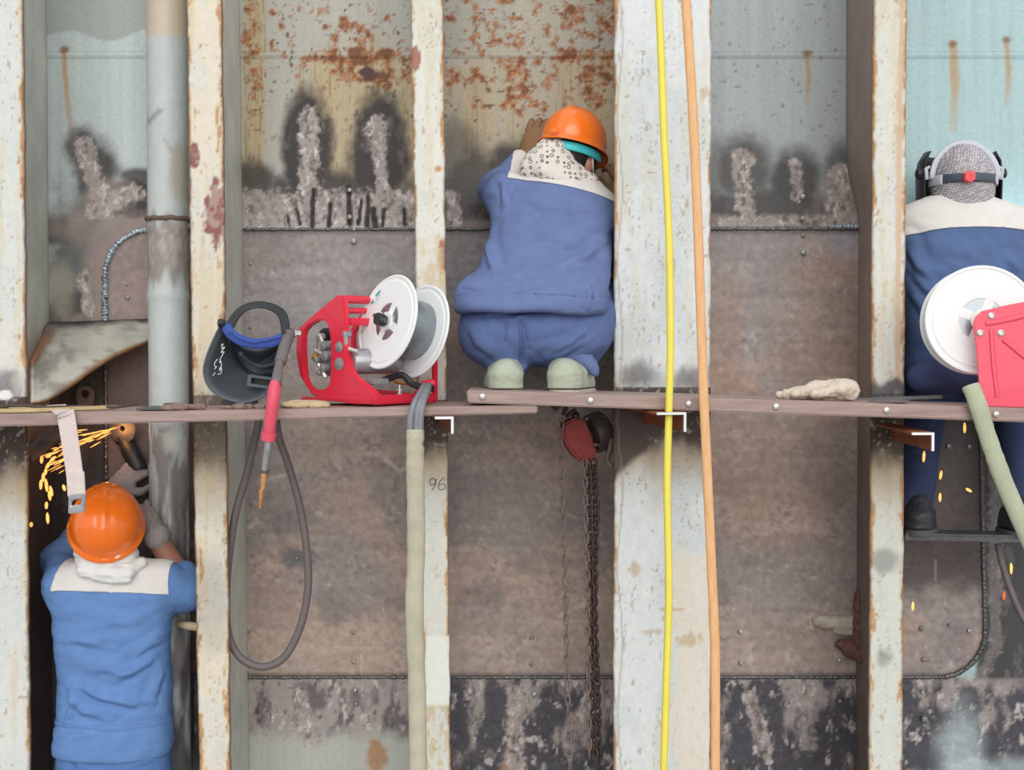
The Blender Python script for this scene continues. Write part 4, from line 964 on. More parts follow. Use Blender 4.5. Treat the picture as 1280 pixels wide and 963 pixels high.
# ---- welding torch and its cable
tr = thing('welding_torch', 'pink handled welding torch with a copper nozzle hanging over the left plank', 'welding torch', at(340, 510, -.385))
T3 = lambda *q: [at(x, y, Y) for x, y, Y in q]
obj('handle', MB().tube(T3((344, 478, -.40), (343, 488, -.41), (341, 505, -.41), (338, 527, -.405), (336, 545, -.40), (335.5, 549, -.40)), [.016, .0215, .021, .0205, .0195, .016], 14, flat=.85), M['pink'], tr, ang=50)
obj('collar', MB().tube(T3((336.5, 541, -.402), (335, 551, -.40)), [.0215, .0205], 12), M['pink'], tr)
obj('neck', MB().tube(spline(T3((336, 546, -.40), (335, 560, -.40), (332, 575, -.395), (330.5, 592, -.39)), 5), [.0105]*8+[.009]*8, 10), M['steel'], tr, ang=None)
obj('insulator', MB().tube(T3((330.6, 588, -.39), (330.4, 592, -.39)), .0125, 12), M['dsteel'], tr)
obj('nozzle', MB().tube(T3((330.5, 592, -.39), (330, 595, -.39), (329.4, 604, -.39), (329, 612, -.39), (327.4, 613, -.39), (325, 636, -.385)), [.0105, .0105, .010, .008, .0085, .0040], 12), M['copper'], tr)
obj('strain_relief', MB().tube(spline(T3((345, 480, -.40), (348, 462, -.37), (350, 452, -.35)), 6), [.016-.0004*k for k in range(13)], 12), M['rubber'], tr, ang=None)
obj('swan_conduit', MB().tube(spline(T3((350, 454, -.35), (355, 436, -.31), (361, 420, -.25), (366, 416, -.21), (374, 417, -.17)), 6), [.017]*14+[.014]*5+[.010]*6, 12), M['rubber'], tr, ang=None)
obj('conduit_nut', MB().lathe([(.012, 0), (.012, .016), (.009, .018), (.009, .03)], at(363, 417, -.225), (1, .4, 0), 6), M['bolt'], tr)
cb = spline([at(326, 508, .06), at(322, 535, .05), at(309, 590, .05), at(295, 640, .055), at(287, 690, .06), at(283, 740, .06), at(285, 790, .06), at(300, 822, .055), at(328, 834, .05), at(355, 822, .05), at(375, 785, .05), at(385, 735, .05), at(383, 685, .05), at(374, 630, .05), at(360, 580, .05), at(348, 545, .04), at(344, 508, .02)], 8)
tag(obj('welding_cable', MB().tube(cb, .0125, 12), M['rubber'], ang=None), 'grey brown welding cable hanging in a long loop below the left plank', 'cable')

# ---- chain hoist below the plank
hs = thing('chain_hoist', 'worn red chain hoist hanging under the plank beside the wide frame', 'chain hoist', at(735, 545, .10))
hb = [(704, 531), (716, 524), (727, 522), (733, 528), (740, 545), (747, 568), (744, 574), (729, 579), (722, 574), (711, 560), (704, 545)]
nH = Vector((-.25, 1, 0)).normalized(); GH = lambda x, y: onp(x, y, at(725, 550, .06), nH)
bd = plate('body', [GH(*q) for q in hb], nH, .06, M['hoistred'], hs, bevel=.007)
hx = (nH + Vector((.55, 0, 0.12))).normalized()
hc = at(746, 541, .13)
obj('wheel_cover', MB().lathe([(.03, -.028), (.058, -.026), (.064, -.018), (.066, .022), (.058, .03), (.02, .034)], hc, (.86, .45, .28), 28), M['hoistblack'], hs)
obj('wheel_hub', MB().lathe([(.012, -.05), (.02, -.045), (.02, -.028)], hc, (.86, .45, .28), 14), M['chain'], hs)
obj('chain_guide', MB().tube(spline([at(757, 540, .12), at(764, 545, .09), at(763, 562, .08), at(759, 575, .09), at(766, 584, .09)], 5), .009, 8, flat=.5), M['chain2'], hs, ang=None)
obj('spacer_bolt', MB().tube([at(733, 524, .05), at(741, 520, .12)], .005, 8), M['chain2'], hs)
obj('spacer_bolt', MB().tube([at(744, 556, .05), at(760, 558, .12)], .005, 8), M['chain2'], hs)
def link_mesh(Lk, Wd, r, m):
    pts = []
    for k in range(12):
        q = 2*math.pi*k/12; x = math.cos(q)*Wd; z = math.sin(q)*Wd + (Lk if math.sin(q) > 0.01 else -Lk if math.sin(q) < -.01 else 0)
        pts.append(Vector((x, 0, z)))
    return proto(MB().tube(pts, r, 6, closed=True, up=(0, 1, 0)), m, ang=None)
def chain(parent, pts, Lk, Wd, r, m, seed=0, name='chain_link', step=None):
    me = link_mesh(Lk, Wd, r, m); P_ = spline(pts, 40); acc = 0.0; step = step or 2*(Lk+Wd)-2*r*1.15; rnd = random.Random(seed); k = 0; nxt = 0.0
    for a, b in zip(P_[:-1], P_[1:]):
        d = b-a
        if acc + d.length >= nxt:
            ph = (k % 2)*math.pi/2 + .45 + rnd.uniform(-.25, .25)
            R_ = basis(d, (0, 1, 0)); Rm = Matrix((R_.col[1], R_.col[2], -R_.col[0])).transposed() @ Matrix.Rotation(ph, 3, 'Z')
            inst(name, me, parent, a, Rm); nxt += step; k += 1
        acc += d.length
chain(hs, [at(692, 504, .09), at(703, 511, .085), at(714, 517, .08), at(722, 524, .08)], .006, .011, .0055, M['chain'], 1)
chain(hs, [at(735, 580, .08), at(737, 640, .08), at(739, 720, .08), at(740, 800, .08), at(741, 880, .08), at(744, 950, .08)], .0065, .0095, .0042, M['chain'], 2)
chain(hs, [at(742, 580, .10), at(745, 640, .10), at(743, 720, .10), at(744, 800, .10), at(747, 880, .10), at(748, 955, .10)], .0065, .0095, .0042, M['chain'], 3)
chain(hs, [at(731, 580, .05), at(732, 640, .05), at(734, 720, .05), at(735, 820, .05), at(737, 945, .05)], .011, .007, .0026, M['chain2'], 4, 'hand_chain_link')
chain(hs, [at(702, 530, .05), at(701, 560, .05), at(704, 650, .05), at(707, 740, .05), at(709, 850, .05), at(714, 990, .05)], .012, .007, .0028, M['chain2'], 5, 'hand_chain_link')

# ---- hoses and straps
tag(obj('yellow_hose', MB().tube(spline([at(821, -60, -.40), at(826, 60, -.40), at(830, 170, -.40), at(836, 290, -.40), at(838, 420, -.40), at(836, 520, -.40), at(834, 610, -.40), at(836, 740, -.40), at(833, 850, -.40), at(829, 1000, -.40), at(828, 1150, -.40), at(826, 1262, -.38), at(790, 1300, -.5), at(700, 1300, -.9)], 8), .0105, 12), M['yellow'], ang=None), 'bright yellow hose hanging down over the wide frame and the plank', 'hose')
tag(obj('orange_hose', MB().tube(spline([at(853, -60, -.41), at(862, 70, -.41), at(869, 200, -.41), at(874, 330, -.41), at(879, 480, -.41), at(884, 590, -.41), at(890, 720, -.41), at(894, 820, -.41), at(894, 1000, -.41), at(893, 1150, -.41), at(893, 1262, -.39), at(930, 1300, -.5), at(1000, 1300, -.9)], 8), .0135, 12, flat=.6, up=(0, 1, 0)), M['orange'], ang=None), 'faded orange flat hose hanging right beside the yellow hose', 'hose')
sl = thing('cable_bundle', 'three grey cables in a canvas sleeve hanging beside the frame marked 96', 'cable bundle', at(520, 540, -.395))
rnd = random.Random(3); PS = spline([at(519, 537, -.395), at(519, 580, -.395), at(520, 680, -.395), at(518, 760, -.395), at(521, 860, -.395), at(523, 990, -.395), at(524, 1150, -.395), at(524, 1270, -.39)], 10)
obj('canvas_sleeve', MB().tube(PS, [.0255 + rnd.uniform(-.0013, .0013) for _ in PS], 16, flat=.8, up=(0, 1, 0)), M['canvas'], sl, ang=None)
for k, (m_, dx) in enumerate((('grey', -6), ('dgrey', -1.5), ('grey', 2), ('grey', 6.5))):
    obj('cable', MB().tube(spline([at(533+dx*.5, 482, -.20), at(530+dx*.6, 490, -.30), at(523+dx*.8, 505, -.385), at(519+dx, 525, -.398+.004*(k == 1)), at(519+dx, 560, -.397)], 6), .0098 if m_ == 'grey' else .008, 10), M[m_], sl, ang=None)
PS = spline([at(1213, 482, -.37), at(1222, 505, -.385), at(1236, 550, -.385), at(1256, 605, -.385), at(1285, 672, -.385), at(1322, 760, -.38), at(1350, 900, -.38), at(1355, 1100, -.38), at(1355, 1270, -.38)], 9)
tag(obj('canvas_sleeve', MB().tube(PS, [.0255 + rnd.uniform(-.001, .001) for _ in PS], 16, flat=.7, up=(0, 1, 0)), M['canvas2'], ang=None), 'pale green canvas sleeve slanting down from the plank in front of the welder', 'cable sleeve')
tag(obj('steel_cable', MB().tube(spline([at(1247, 680, .30), at(1254, 710, .28), at(1266, 745, .25), at(1284, 782, .2), at(1330, 850, .1), at(1350, 1000, .05), at(1350, 1240, .05)], 8), .011, 10), M['rubber'], ang=None), 'grey cable hanging below the right hand boot at the right edge', 'cable')
sb = thing('harness_strap', 'pale pink webbing strap with a steel buckle hanging from the left plank', 'strap', at(85, 516, -.36))
def ribbon(name, pts, wd, th, m, parent, side=(1, 0, 0)):
    P_ = spline(pts, 6); mb = MB(); s = Vector(side)
    for i, p in enumerate(P_):
        t = (P_[min(i+1, len(P_)-1)]-P_[max(i-1, 0)]).normalized(); a = (s - t*s.dot(t)).normalized(); n = t.cross(a)
        w_ = wd[0] + (wd[1]-wd[0])*i/(len(P_)-1)
        mb.v += [p-a*w_/2-n*th/2, p+a*w_/2-n*th/2, p+a*w_/2+n*th/2, p-a*w_/2+n*th/2]
        if i: 
            o = 4*(i-1); mb.f += [(o+k, o+(k+1) % 4, o+4+(k+1) % 4, o+4+k) for k in range(4)]
    mb.f += [(0, 1, 2, 3), tuple(len(mb.v)-4+k for k in range(4))]
    return obj(name, mb, m, parent, ang=50)
ribbon('webbing', [at(70, 507, -.20), at(76, 513, -.30), at(81, 517, -.368), at(83, 522, -.376), at(88, 555, -.378), at(93, 590, -.378), at(96, 622, -.378)], (.054, .046), .004, M['webbing'], sb)
ribbon('webbing_keeper', [at(94.2, 590, -.382), at(96, 620, -.382)], (.050, .050), .006, M['webbing'], sb)
bc = at(97, 629, -.378)
obj('buckle', MB().ring([(-.025, -.028), (.022, -.028), (.026, .026), (-.022, .026)], [(-.016, -.006), (.012, -.004), (.014, .012), (-.013, .010)], bc, (1, 0, .1), (0, 0, 1), .010), M['steel'], sb, bevel=.003)

# ---- small things lying on the planks
ZL = lambda px: at(px, 520-13.5*(px+140)/812, -.355).z          # top of the left plank
ZR = lambda px: at(px, 488+27*(px-583)/837, YF).z               # top of the right plank
def blobobj(name, fn, lo_hi, res, m, label, cat, seed=1, amp=.002, group=None):
    V1, F1 = snets(fn, *lo_hi, res); V1 = wrinkle(V1, F1, amp, (60, 60, 60), seed)
    return tag(npobj(name, V1, F1, m), label, cat, group)
gp = [Vector((at(x, 490, -.25).x, y, ZR(1020)+z+.006)) for x, y, z in ((1050, -.24, .022), (1022, -.22, .020), (985, -.25, .012), (990, -.29, .014), (1000, -.18, .016), (1062, -.24, .02), (1012, -.31, .014), (975, -.24, .009))]
blobobj('work_glove', uni([(cone(gp[5], gp[1], .030, .028), .02), cone(gp[1], gp[2], .016, .011), cone(gp[1], gp[3], .016, .011), cone(gp[1], gp[4], .016, .012), cone(gp[0], gp[6], .014, .011), cone(gp[2], gp[7], .011, .009), ell(gp[0]+Vector((0, 0, .005)), (.04, .05, .024))], .012), bbox(gp, .05), .004, M['glovewhite'], 'crumpled off-white cotton glove lying on the right hand plank', 'glove', 3, .0045)
tag(obj('flat_bar', MB().box(Vector((at(1122, 497, -.1).x, -.10, ZR(1122)+.006)), (.26, .05, .010), Matrix.Rotation(math.radians(-2), 3, 'Y')), M['dsteel'], bevel=.002), 'dark flat steel bar lying on the plank beside the glove', 'steel bar')
tag(obj('grinding_disc', MB().lathe([(.012, 0), (.058, 0), (.06, .002), (.058, .004), (.02, .004), (.012, .002)], Vector((at(1108, 500, -.25).x, -.27, ZR(1108)+.001)), (-.03, 0, 1), 28, closed=True), M['rubber']), 'thin grey grinding disc lying flat on the right hand plank', 'grinding disc')
px_ = lambda x: at(x, 510, -.2).x
blobobj('rag', uni([ell((px_(388), -.25, ZL(388)+.008), (.06, .05, .010)), ell((px_(375), -.28, ZL(375)+.008), (.04, .04, .009)), ell((px_(405), -.29, ZL(405)+.006), (.03, .03, .010))], .01), ((px_(350), -.36, ZL(388)-.02), (px_(430), -.18, ZL(388)+.05)), .004, M['tan'], 'tan rag trapped under the left corner of the red feeder', 'rag', 5, .004)
for k, (x, y, r_) in enumerate(((296, -.30, .009), (309, -.31, .013), (318, -.29, .010), (333, -.30, .012), (352, -.29, .011), (286, -.28, .007))):
    c_ = Vector((px_(x), y, ZL(x)+r_*.5))
    blobobj('slag_lump', ell(c_, (r_*1.7, r_*1.2, r_*.75)), bbox([c_], r_*2.4), .004, M['crumb'], 'small brownish slag lump on the plank below the black mask', 'slag lump', k, .003, 'slag lumps on the left plank')
tag(obj('flat_offcut', MB().hexa([Vector((px_(x), y, ZL(x)+z)) for z in (.002, .009) for x, y in ((186, -.33), (236, -.34), (246, -.22), (190, -.2))]).hexa([Vector((px_(x), y, ZL(x)+z)) for z in (.009, .016) for x, y in ((206, -.22), (228, -.23), (226, -.18), (204, -.17))]), M['dsteel'], bevel=.002), 'flat grey steel offcut on the plank in front of the pipe', 'steel offcut')
blobobj('slag_lump', uni([ell(Vector((px_(238), -.32, ZL(238)+.008)), (.03, .02, .009)), ell(Vector((px_(255), -.30, ZL(250)+.008)), (.03, .02, .008)), ell(Vector((px_(225), -.33, ZL(225)+.006)), (.02, .015, .007))], .006), ((px_(205), -.38, ZL(240)-.02), (px_(280), -.24, ZL(240)+.05)), .004, M['crumb'], 'grey crumbling slag lump at the end of the flat offcut', 'slag lump', 9, .005)
yb = tag(obj('yellowish_board', MB().hexa([Vector((px_(x), y, ZL(x)+z)) for z in (.001, .012) for x, y in ((-120, -.35), (58, -.345), (150, -.20), (-120, -.10))]), M['yboard'], bevel=.002), 'thin yellowish board lying on the left end of the plank', 'board')
tag(obj('bent_wire', MB().tube(spline([Vector((px_(x), y, ZL(x)+z)) for x, y, z in ((-20, -.34, .022), (10, -.35, .020), (28, -.33, .018), (22, -.28, .018), (8, -.30, .018), (40, -.26, .018), (70, -.30, .014), (100, -.24, .012), (150, -.22, .008), (180, -.28, .02))], 6), .004, 6), M['drubber'], ang=None), 'thin dark wire curling over the yellowish board', 'wire')
tag(obj('wooden_peg', MB().tube([at(224, 781, .20), at(238, 783, .12), at(262, 786, .10)], [.012, .014, .014], 8), M['tan'], ang=50), 'pale wooden peg sticking out behind the second frame', 'peg')
# foot bar the welder stands on
fb0, fb1 = at(1126, 663, .24), at(1430, 669, .24); Rf = basis(fb1-fb0)
tag(obj('foot_bar', MB().box((fb0+fb1)/2 + Vector((0, 0, -.008)), ((fb1-fb0).length, .10, .010), Rf).box((fb0+fb1)/2 + Vector((0, -.047, -.016)), ((fb1-fb0).length, .006, .02), Rf), M['dsteel'], bevel=.001), 'thin grey steel bar under the welder\'s boots', 'bar')

# ---- sparks
def spark(px, py, Y, ln, ang, wd, m, label, group):
    c_ = at(px, py, Y); k = mpp(Y); d = Vector((math.cos(ang), random.uniform(-.2, .2), math.sin(ang)))*ln*k/2
    return tag(obj('spark', MB().tube([c_-d, c_-d*.4, c_+d*.4, c_+d], [wd*k*.25, wd*k*.5, wd*k*.5, wd*k*.2], 6), m, ang=None), label, 'spark', group)
for x, y, l_, a_ in ((1205.8, 535, 13, 90), (1154.8, 571, 14, 90), (1176, 594, 11, 85), (1175, 622, 11, 92), (1211, 613, 8, -30), (1141, 758, 11, 90), (1264, 711, 14, 95), (1130, 370, 7, 100), (1130, 382, 7, 80), (1134, 412, 7, 70)):
    spark(x, y, .1 if y > 500 else .2, l_, math.radians(a_), 3.6, M['spark'], 'short glowing spark falling beside the right hand welder', 'sparks falling round the right hand welder')
spark(1255, 745, .1, 11, math.radians(90), 3.2, M['spark2'], 'short red spark low at the right edge beside the hanging cable', None)
for x, y, l_, a_ in ((52, 575, 9, 80), (60, 582, 10, 60), (54, 597, 11, 90), (58, 607, 16, 92), (62, 620, 12, 95), (64, 614, 13, 100), (58, 632, 9, 85), (59.5, 648, 14, 90), (80, 610, 8, 110), (51, 606, 12, 92), (57, 590, 8, 80), (61, 570, 8, 30), (66, 574, 10, 40), (39, 656, 6, 80)):
    spark(x, y, .12, l_, math.radians(a_), 4.2, M['spark'], 'glowing orange spark falling beside the left frame', 'sparks falling from the grinder')
mb = MB(); rnd = random.Random(11); k = mpp(.3)
for i in range(75):
    t = rnd.random()**.8; fan = rnd.gauss(0, .10); L0 = 12 + 82*t; a_ = math.radians(196) + fan + .12*t
    c_ = at(150 + L0*math.cos(a_), 533 - L0*math.sin(a_)*1.15 + rnd.uniform(-2, 2), .40-.25*t); ln = rnd.uniform(5, 22)*k/2
    d = Vector((math.cos(a_), -.3, math.sin(a_)))*ln; r_ = rnd.uniform(.5, 1.6)*k*.62
    mb.tube([c_-d, c_, c_+d], [r_*.4, r_, r_*.4], 5)
tag(obj('spark_spray', mb, M['spark'], ang=None), 'dense fan of orange grinding sparks under the left plank', 'sparks', kind='stuff')
gl_ = bpy.data.lights.new('grinding_glow', 'POINT'); glo = bpy.data.objects.new('grinding_glow', gl_); COL.objects.link(glo); glo.location = at(146, 538, .42); gl_.energy = .35; gl_.color = (1, .38, .12); gl_.shadow_soft_size = .03
# the arc the welder on the right is working with (hidden in front of him)
al = bpy.data.lights.new('welding_arc', 'POINT'); alo = bpy.data.objects.new('welding_arc', al); COL.objects.link(alo); alo.location = at(1256, 322, .455); al.energy = 4.0; al.color = (.55, .85, 1.0); al.shadow_soft_size = .02
M['arc'] = mat('arc_glow', (200, 235, 255), .5, emit=6.0)
t2 = thing('welding_torch', 'welding torch with a glowing arc in the masked welder\'s hands', 'welding torch', at(1268, 350, .41))
obj('handle', MB().tube([at(1282, 372, .36), at(1270, 352, .40)], [.017, .015], 12), M['pink'], t2)
obj('neck', MB().tube(spline([at(1270, 352, .40), at(1264, 340, .42), at(1259, 330, .44)], 5), .008, 8), M['steel'], t2)
obj('nozzle', MB().tube([at(1260, 332, .438), at(1257, 325, .452)], [.010, .007], 10), M['copper'], t2)
obj('arc', MB().lathe([(.001, -.006), (.005, -.003), (.006, 0), (.005, .003), (.001, .006)], at(1256, 321, .466), (0, 1, 0), 10), M['arc'], t2)

# ================================================================== people
def cloth(name, rgb, amt=.10, rgb2=None):
    return mat(name, rgb, .88, nscale=22, namt=amt, bump=.25, bscale=420, spec=.2)
M['skin'] = mat('skin', (150, 104, 86), .55, nscale=30, namt=.08); M['skin2'] = mat('skin_light', (186, 136, 116), .5, nscale=30, namt=.08)
M['blueA'] = cloth('blue_cotton', (104, 140, 194)); M['blueB'] = cloth('navy_blue_cotton', (106, 122, 166)); M['blueC'] = cloth('blue_grey_cotton', (88, 110, 150)); M['navy'] = cloth('dark_navy_cotton', (66, 76, 110), .15)
M['blueP'] = cloth('blue_trouser_cotton', (96, 114, 160), .14); M['bluePA'] = cloth('bright_blue_trouser_cotton', (92, 126, 182), .14); M['yoke'] = cloth('white_yoke_cotton', (222, 218, 214), .05); M['scarfw'] = cloth('white_cloth', (228, 228, 226), .05)
M['orangeh'] = mat('orange_helmet_plastic', (255, 122, 30), .22, nscale=6, namt=.03, coat=.5); M['turq'] = mat('turquoise_plastic', (70, 200, 208), .4)
M['greyglove'] = mat('grey_cotton_glove', (150, 142, 140), .95, nscale=40, namt=.15, bump=.4, bscale=160); M['leather'] = mat('brown_leather', (140, 106, 74), .7, nscale=26, namt=.15, bump=.35, bscale=120)
M['hair'] = mat('black_hair', (38, 32, 30), .6, nscale=120, namt=.3); M['shoe'] = mat('green_canvas_shoe', (176, 184, 164), .85, nscale=30, namt=.1, bump=.2, bscale=200); M['sole'] = mat('pale_rubber_sole', (186, 178, 166), .8, nscale=30, namt=.1)
M['boot'] = mat('black_leather_boot', (62, 62, 66), .45, nscale=20, namt=.2); M['bootsole'] = mat('grey_boot_sole', (92, 92, 96), .7); M['knobred'] = mat('red_knob', (232, 78, 84), .4); M['eye'] = mat('eye_white', (225, 222, 218), .3)
def pattern_mat(name, kind):
    m = mat(name, (220, 214, 206), .9, spec=.2); n = m.node_tree; b = n.nodes['Principled BSDF']; co = n.nodes.new('ShaderNodeTexCoord')
    r = n.nodes.new('ShaderNodeValToRGB'); e = r.color_ramp.elements
    if kind == 'rings':
        v = n.nodes.new('ShaderNodeTexVoronoi'); v.inputs['Scale'].default_value = 56; v.inputs['Randomness'].default_value = .4
        n.links.new(co.outputs['Object'], v.inputs['Vector']); n.links.new(v.outputs['Distance'], r.inputs[0])
        W_, D_ = (*Lc(224, 216, 208), 1), (*Lc(128, 120, 114), 1); r.color_ramp.interpolation = 'LINEAR'
        e[0].position = .18; e[0].color = W_; e[1].position = .24; e[1].color = D_
        x = e.new(.36); x.color = D_; x = e.new(.42); x.color = W_
    else:
        mp = n.nodes.new('ShaderNodeMapping'); mp.inputs['Rotation'].default_value = (0, .5, 0); mp.inputs['Scale'].default_value = (42, 40, 46)
        v = n.nodes.new('ShaderNodeTexBrick'); v.inputs['Scale'].default_value = 1.0; v.inputs['Mortar Size'].default_value = .035
        v.inputs['Color1'].default_value = (*Lc(226, 222, 224), 1); v.inputs['Color2'].default_value = (*Lc(180, 178, 184), 1); v.inputs['Mortar'].default_value = (*Lc(78, 72, 80), 1)
        sp2 = n.nodes.new('ShaderNodeSeparateXYZ'); cb2 = n.nodes.new('ShaderNodeCombineXYZ')
        n.links.new(co.outputs['Object'], mp.inputs[0]); n.links.new(mp.outputs[0], sp2.inputs[0]); n.links.new(sp2.outputs['X'], cb2.inputs['X']); n.links.new(sp2.outputs['Z'], cb2.inputs['Y']); n.links.new(cb2.outputs[0], v.inputs['Vector'])
        n.links.new(v.outputs['Color'], b.inputs['Base Color']); return m
    n.links.new(r.outputs[0], b.inputs['Base Color']); return m
M['rings'] = pattern_mat('white_scarf_with_dark_rings', 'rings'); M['check'] = pattern_mat('grey_and_white_checked_hood', 'check')

def body(name, fs, k, pts, mg, res, m, parent, amp=0, freq=(14, 14, 30), seed=1, creases=(), label=None):
    V1, F1 = snets(uni(fs, k), *bbox(pts, mg), res)
    if amp or creases: V1 = wrinkle(V1, F1, amp, freq, seed, creases)
    return npobj(name, V1, F1, m, parent, label=label)
def patch(o, name, planes, m, off=.0012, th=.003, label=None, parent=None):
    bm = bmesh.new(); bm.from_mesh(o.data); R_ = root_loc(o)
    for c_, n_ in planes:
        bmesh.ops.bisect_plane(bm, geom=bm.verts[:]+bm.edges[:]+bm.faces[:], plane_co=Vector(c_)-R_, plane_no=Vector(n_), clear_inner=True)
    bm.normal_update()
    for q in bm.verts: q.co += q.normal*(off+th)
    me = bpy.data.meshes.new(name); bm.to_mesh(me); bm.free(); me.materials.append(m); finish(me, True, None)
    p = bpy.data.objects.new(name, me); COL.objects.link(p); p.parent = parent or o
    md = p.modifiers.new('thick', 'SOLIDIFY'); md.thickness = th; md.offset = -1
    if label: p['label'] = label
    return p
def rotm(yaw, pitch, roll=0):
    """pitch > 0 tips the crown back towards the wearer's back; yaw > 0 turns to the wearer's left"""
    return Matrix.Rotation(math.radians(yaw), 3, 'Z') @ Matrix.Rotation(math.radians(pitch), 3, 'X') @ Matrix.Rotation(math.radians(roll), 3, 'Y')
def helmet(parent, o, R_, a=.116, b=.138, h=.142, visor=.045):
    n, mm = 56, 18; vs_ = []; fs_ = []
    prof = [(1.085, -.004, 1), (1.09, .000, 1), (1.03, .006, .4), (1.0, .014, 0)]
    for k in range(1, mm):
        q = k/(mm)*math.pi/2; prof.append((math.cos(q)**.82, .014 + (h-.014)*math.sin(q)**.95, 0))
    for s_, z_, vz in prof:
        for i in range(n):
            t = 2*math.pi*i/n; cx_, sy_ = math.cos(t), math.sin(t)
            x = a*s_*cx_; y = b*s_*sy_ + vz*visor*max(0, sy_)**2.5; z = z_ - vz*.012*max(0, sy_)**3
            if not vz:                                        # crest along the middle, two low side ridges
                rid = math.exp(-(x/.012)**4)*.0055 + (math.exp(-((abs(x)-.034)/.006)**2))*.0016
                rid *= float(ss(.10, .4, np.array(z_/h)))*(1 if s_ > .05 else .8); y += rid*.5*(1 if sy_ > 0 else -1)*abs(s_)*0.6; z += rid
            vs_.append(o + R_ @ Vector((x, y, z)))
    for k in range(len(prof)-1):
        for i in range(n): j = (i+1) % n; fs_.append((k*n+i, k*n+j, (k+1)*n+j, (k+1)*n+i))
    vs_.append(o + R_ @ Vector((0, 0, h+.004))); t0 = (len(prof)-1)*n
    fs_ += [(t0+i, t0+(i+1) % n, len(vs_)-1) for i in range(n)]
    hp = obj('safety_helmet', MB().add(vs_, fs_), M['orangeh'], parent, ang=70)
    md = hp.modifiers.new('thick', 'SOLIDIFY'); md.thickness = .003; md.offset = -1
    return hp
def face(R_, o, sk=1.0):
    """head: skull, jaw, nose, lips, brow, ears; local y looks forward"""
    w_ = lambda x, y, z: o + R_ @ Vector((x, y, z))
    return [ell(w_(0, .0, .02), (.076, .096, .10), R_), (ell(w_(0, .03, -.055), (.058, .062, .06), R_), .03), (cone(w_(0, .092, -.005), w_(0, .112, -.032), .009, .013), .012), (ell(w_(0, .088, .018), (.05, .018, .010), R_), .012), (ell(w_(0, .09, -.062), (.024, .012, .009), R_), .006),
            (ell(w_(.078, -.008, -.012), (.010, .020, .032), R_), .006), (ell(w_(-.078, -.008, -.012), (.010, .020, .032), R_), .006)]
def eyes(parent, R_, o):
    for s_ in (-1, 1): obj('eye', MB().lathe([(.001, -.012), (.008, -.009), (.012, 0), (.008, .009), (.001, .012)], o + R_ @ Vector((s_*.031, .079, .006)), R_.col[1], 12), M['eye'], parent)
def glove(parent, wr, d, n, m, side=1, curl=.5, L_=1.0, name='glove', cuff=.07, spread=.012, seed=1, amp=.0015):
    """five fingers on a palm; d: towards the fingertips, n: out of the palm (fingers curl that way), side: where the thumb sits"""
    d = Vector(d).normalized(); n = Vector(n); n = (n - d*n.dot(d)).normalized(); s = d.cross(n)*side; P_ = lambda a, b, c: wr + (d*a + s*b + n*c)*L_
    fs = [ell(P_(.05, 0, 0), (.058*L_, .046*L_, .021*L_), Matrix((d, s, n)).transposed()), (cone(P_(-cuff, 0, 0), P_(.02, 0, 0), .043*L_, .033*L_), .03)]
    pts = [P_(-cuff, 0, 0), P_(.16, 0, 0), P_(.1, .06, 0), P_(.1, -.06, 0), P_(.1, 0, .07)]
    for i, (b0, ln) in enumerate(((.034, .066), (.012, .078), (-.011, .074), (-.033, .058))):
        p = P_(.088, b0, 0); a = curl*.35
        for k, f_ in enumerate((.45, .32, .25)):
            a += curl*(.5+.25*k); sp_ = (b0*.9)*spread/.012*.4
            q = p + (d*math.cos(a) + n*math.sin(a) + s*sp_*4)*ln*f_*L_*1.15
            fs.append((cone(p, q, (.0115-.001*k)*L_, (.0105-.001*k)*L_), .004)); p = q; pts.append(q)
    t0, t1, t2 = P_(.025, .036, .004), P_(.062, .066, .020), P_(.092, .072, .034); pts += [t1, t2]
    fs += [(cone(t0, t1, .017*L_, .013*L_), .012), (cone(t1, t2, .0125*L_, .010*L_), .004)]
    return body(name, fs, .012, pts, .055*L_, .0036, m, parent, amp, (50, 50, 70), seed)
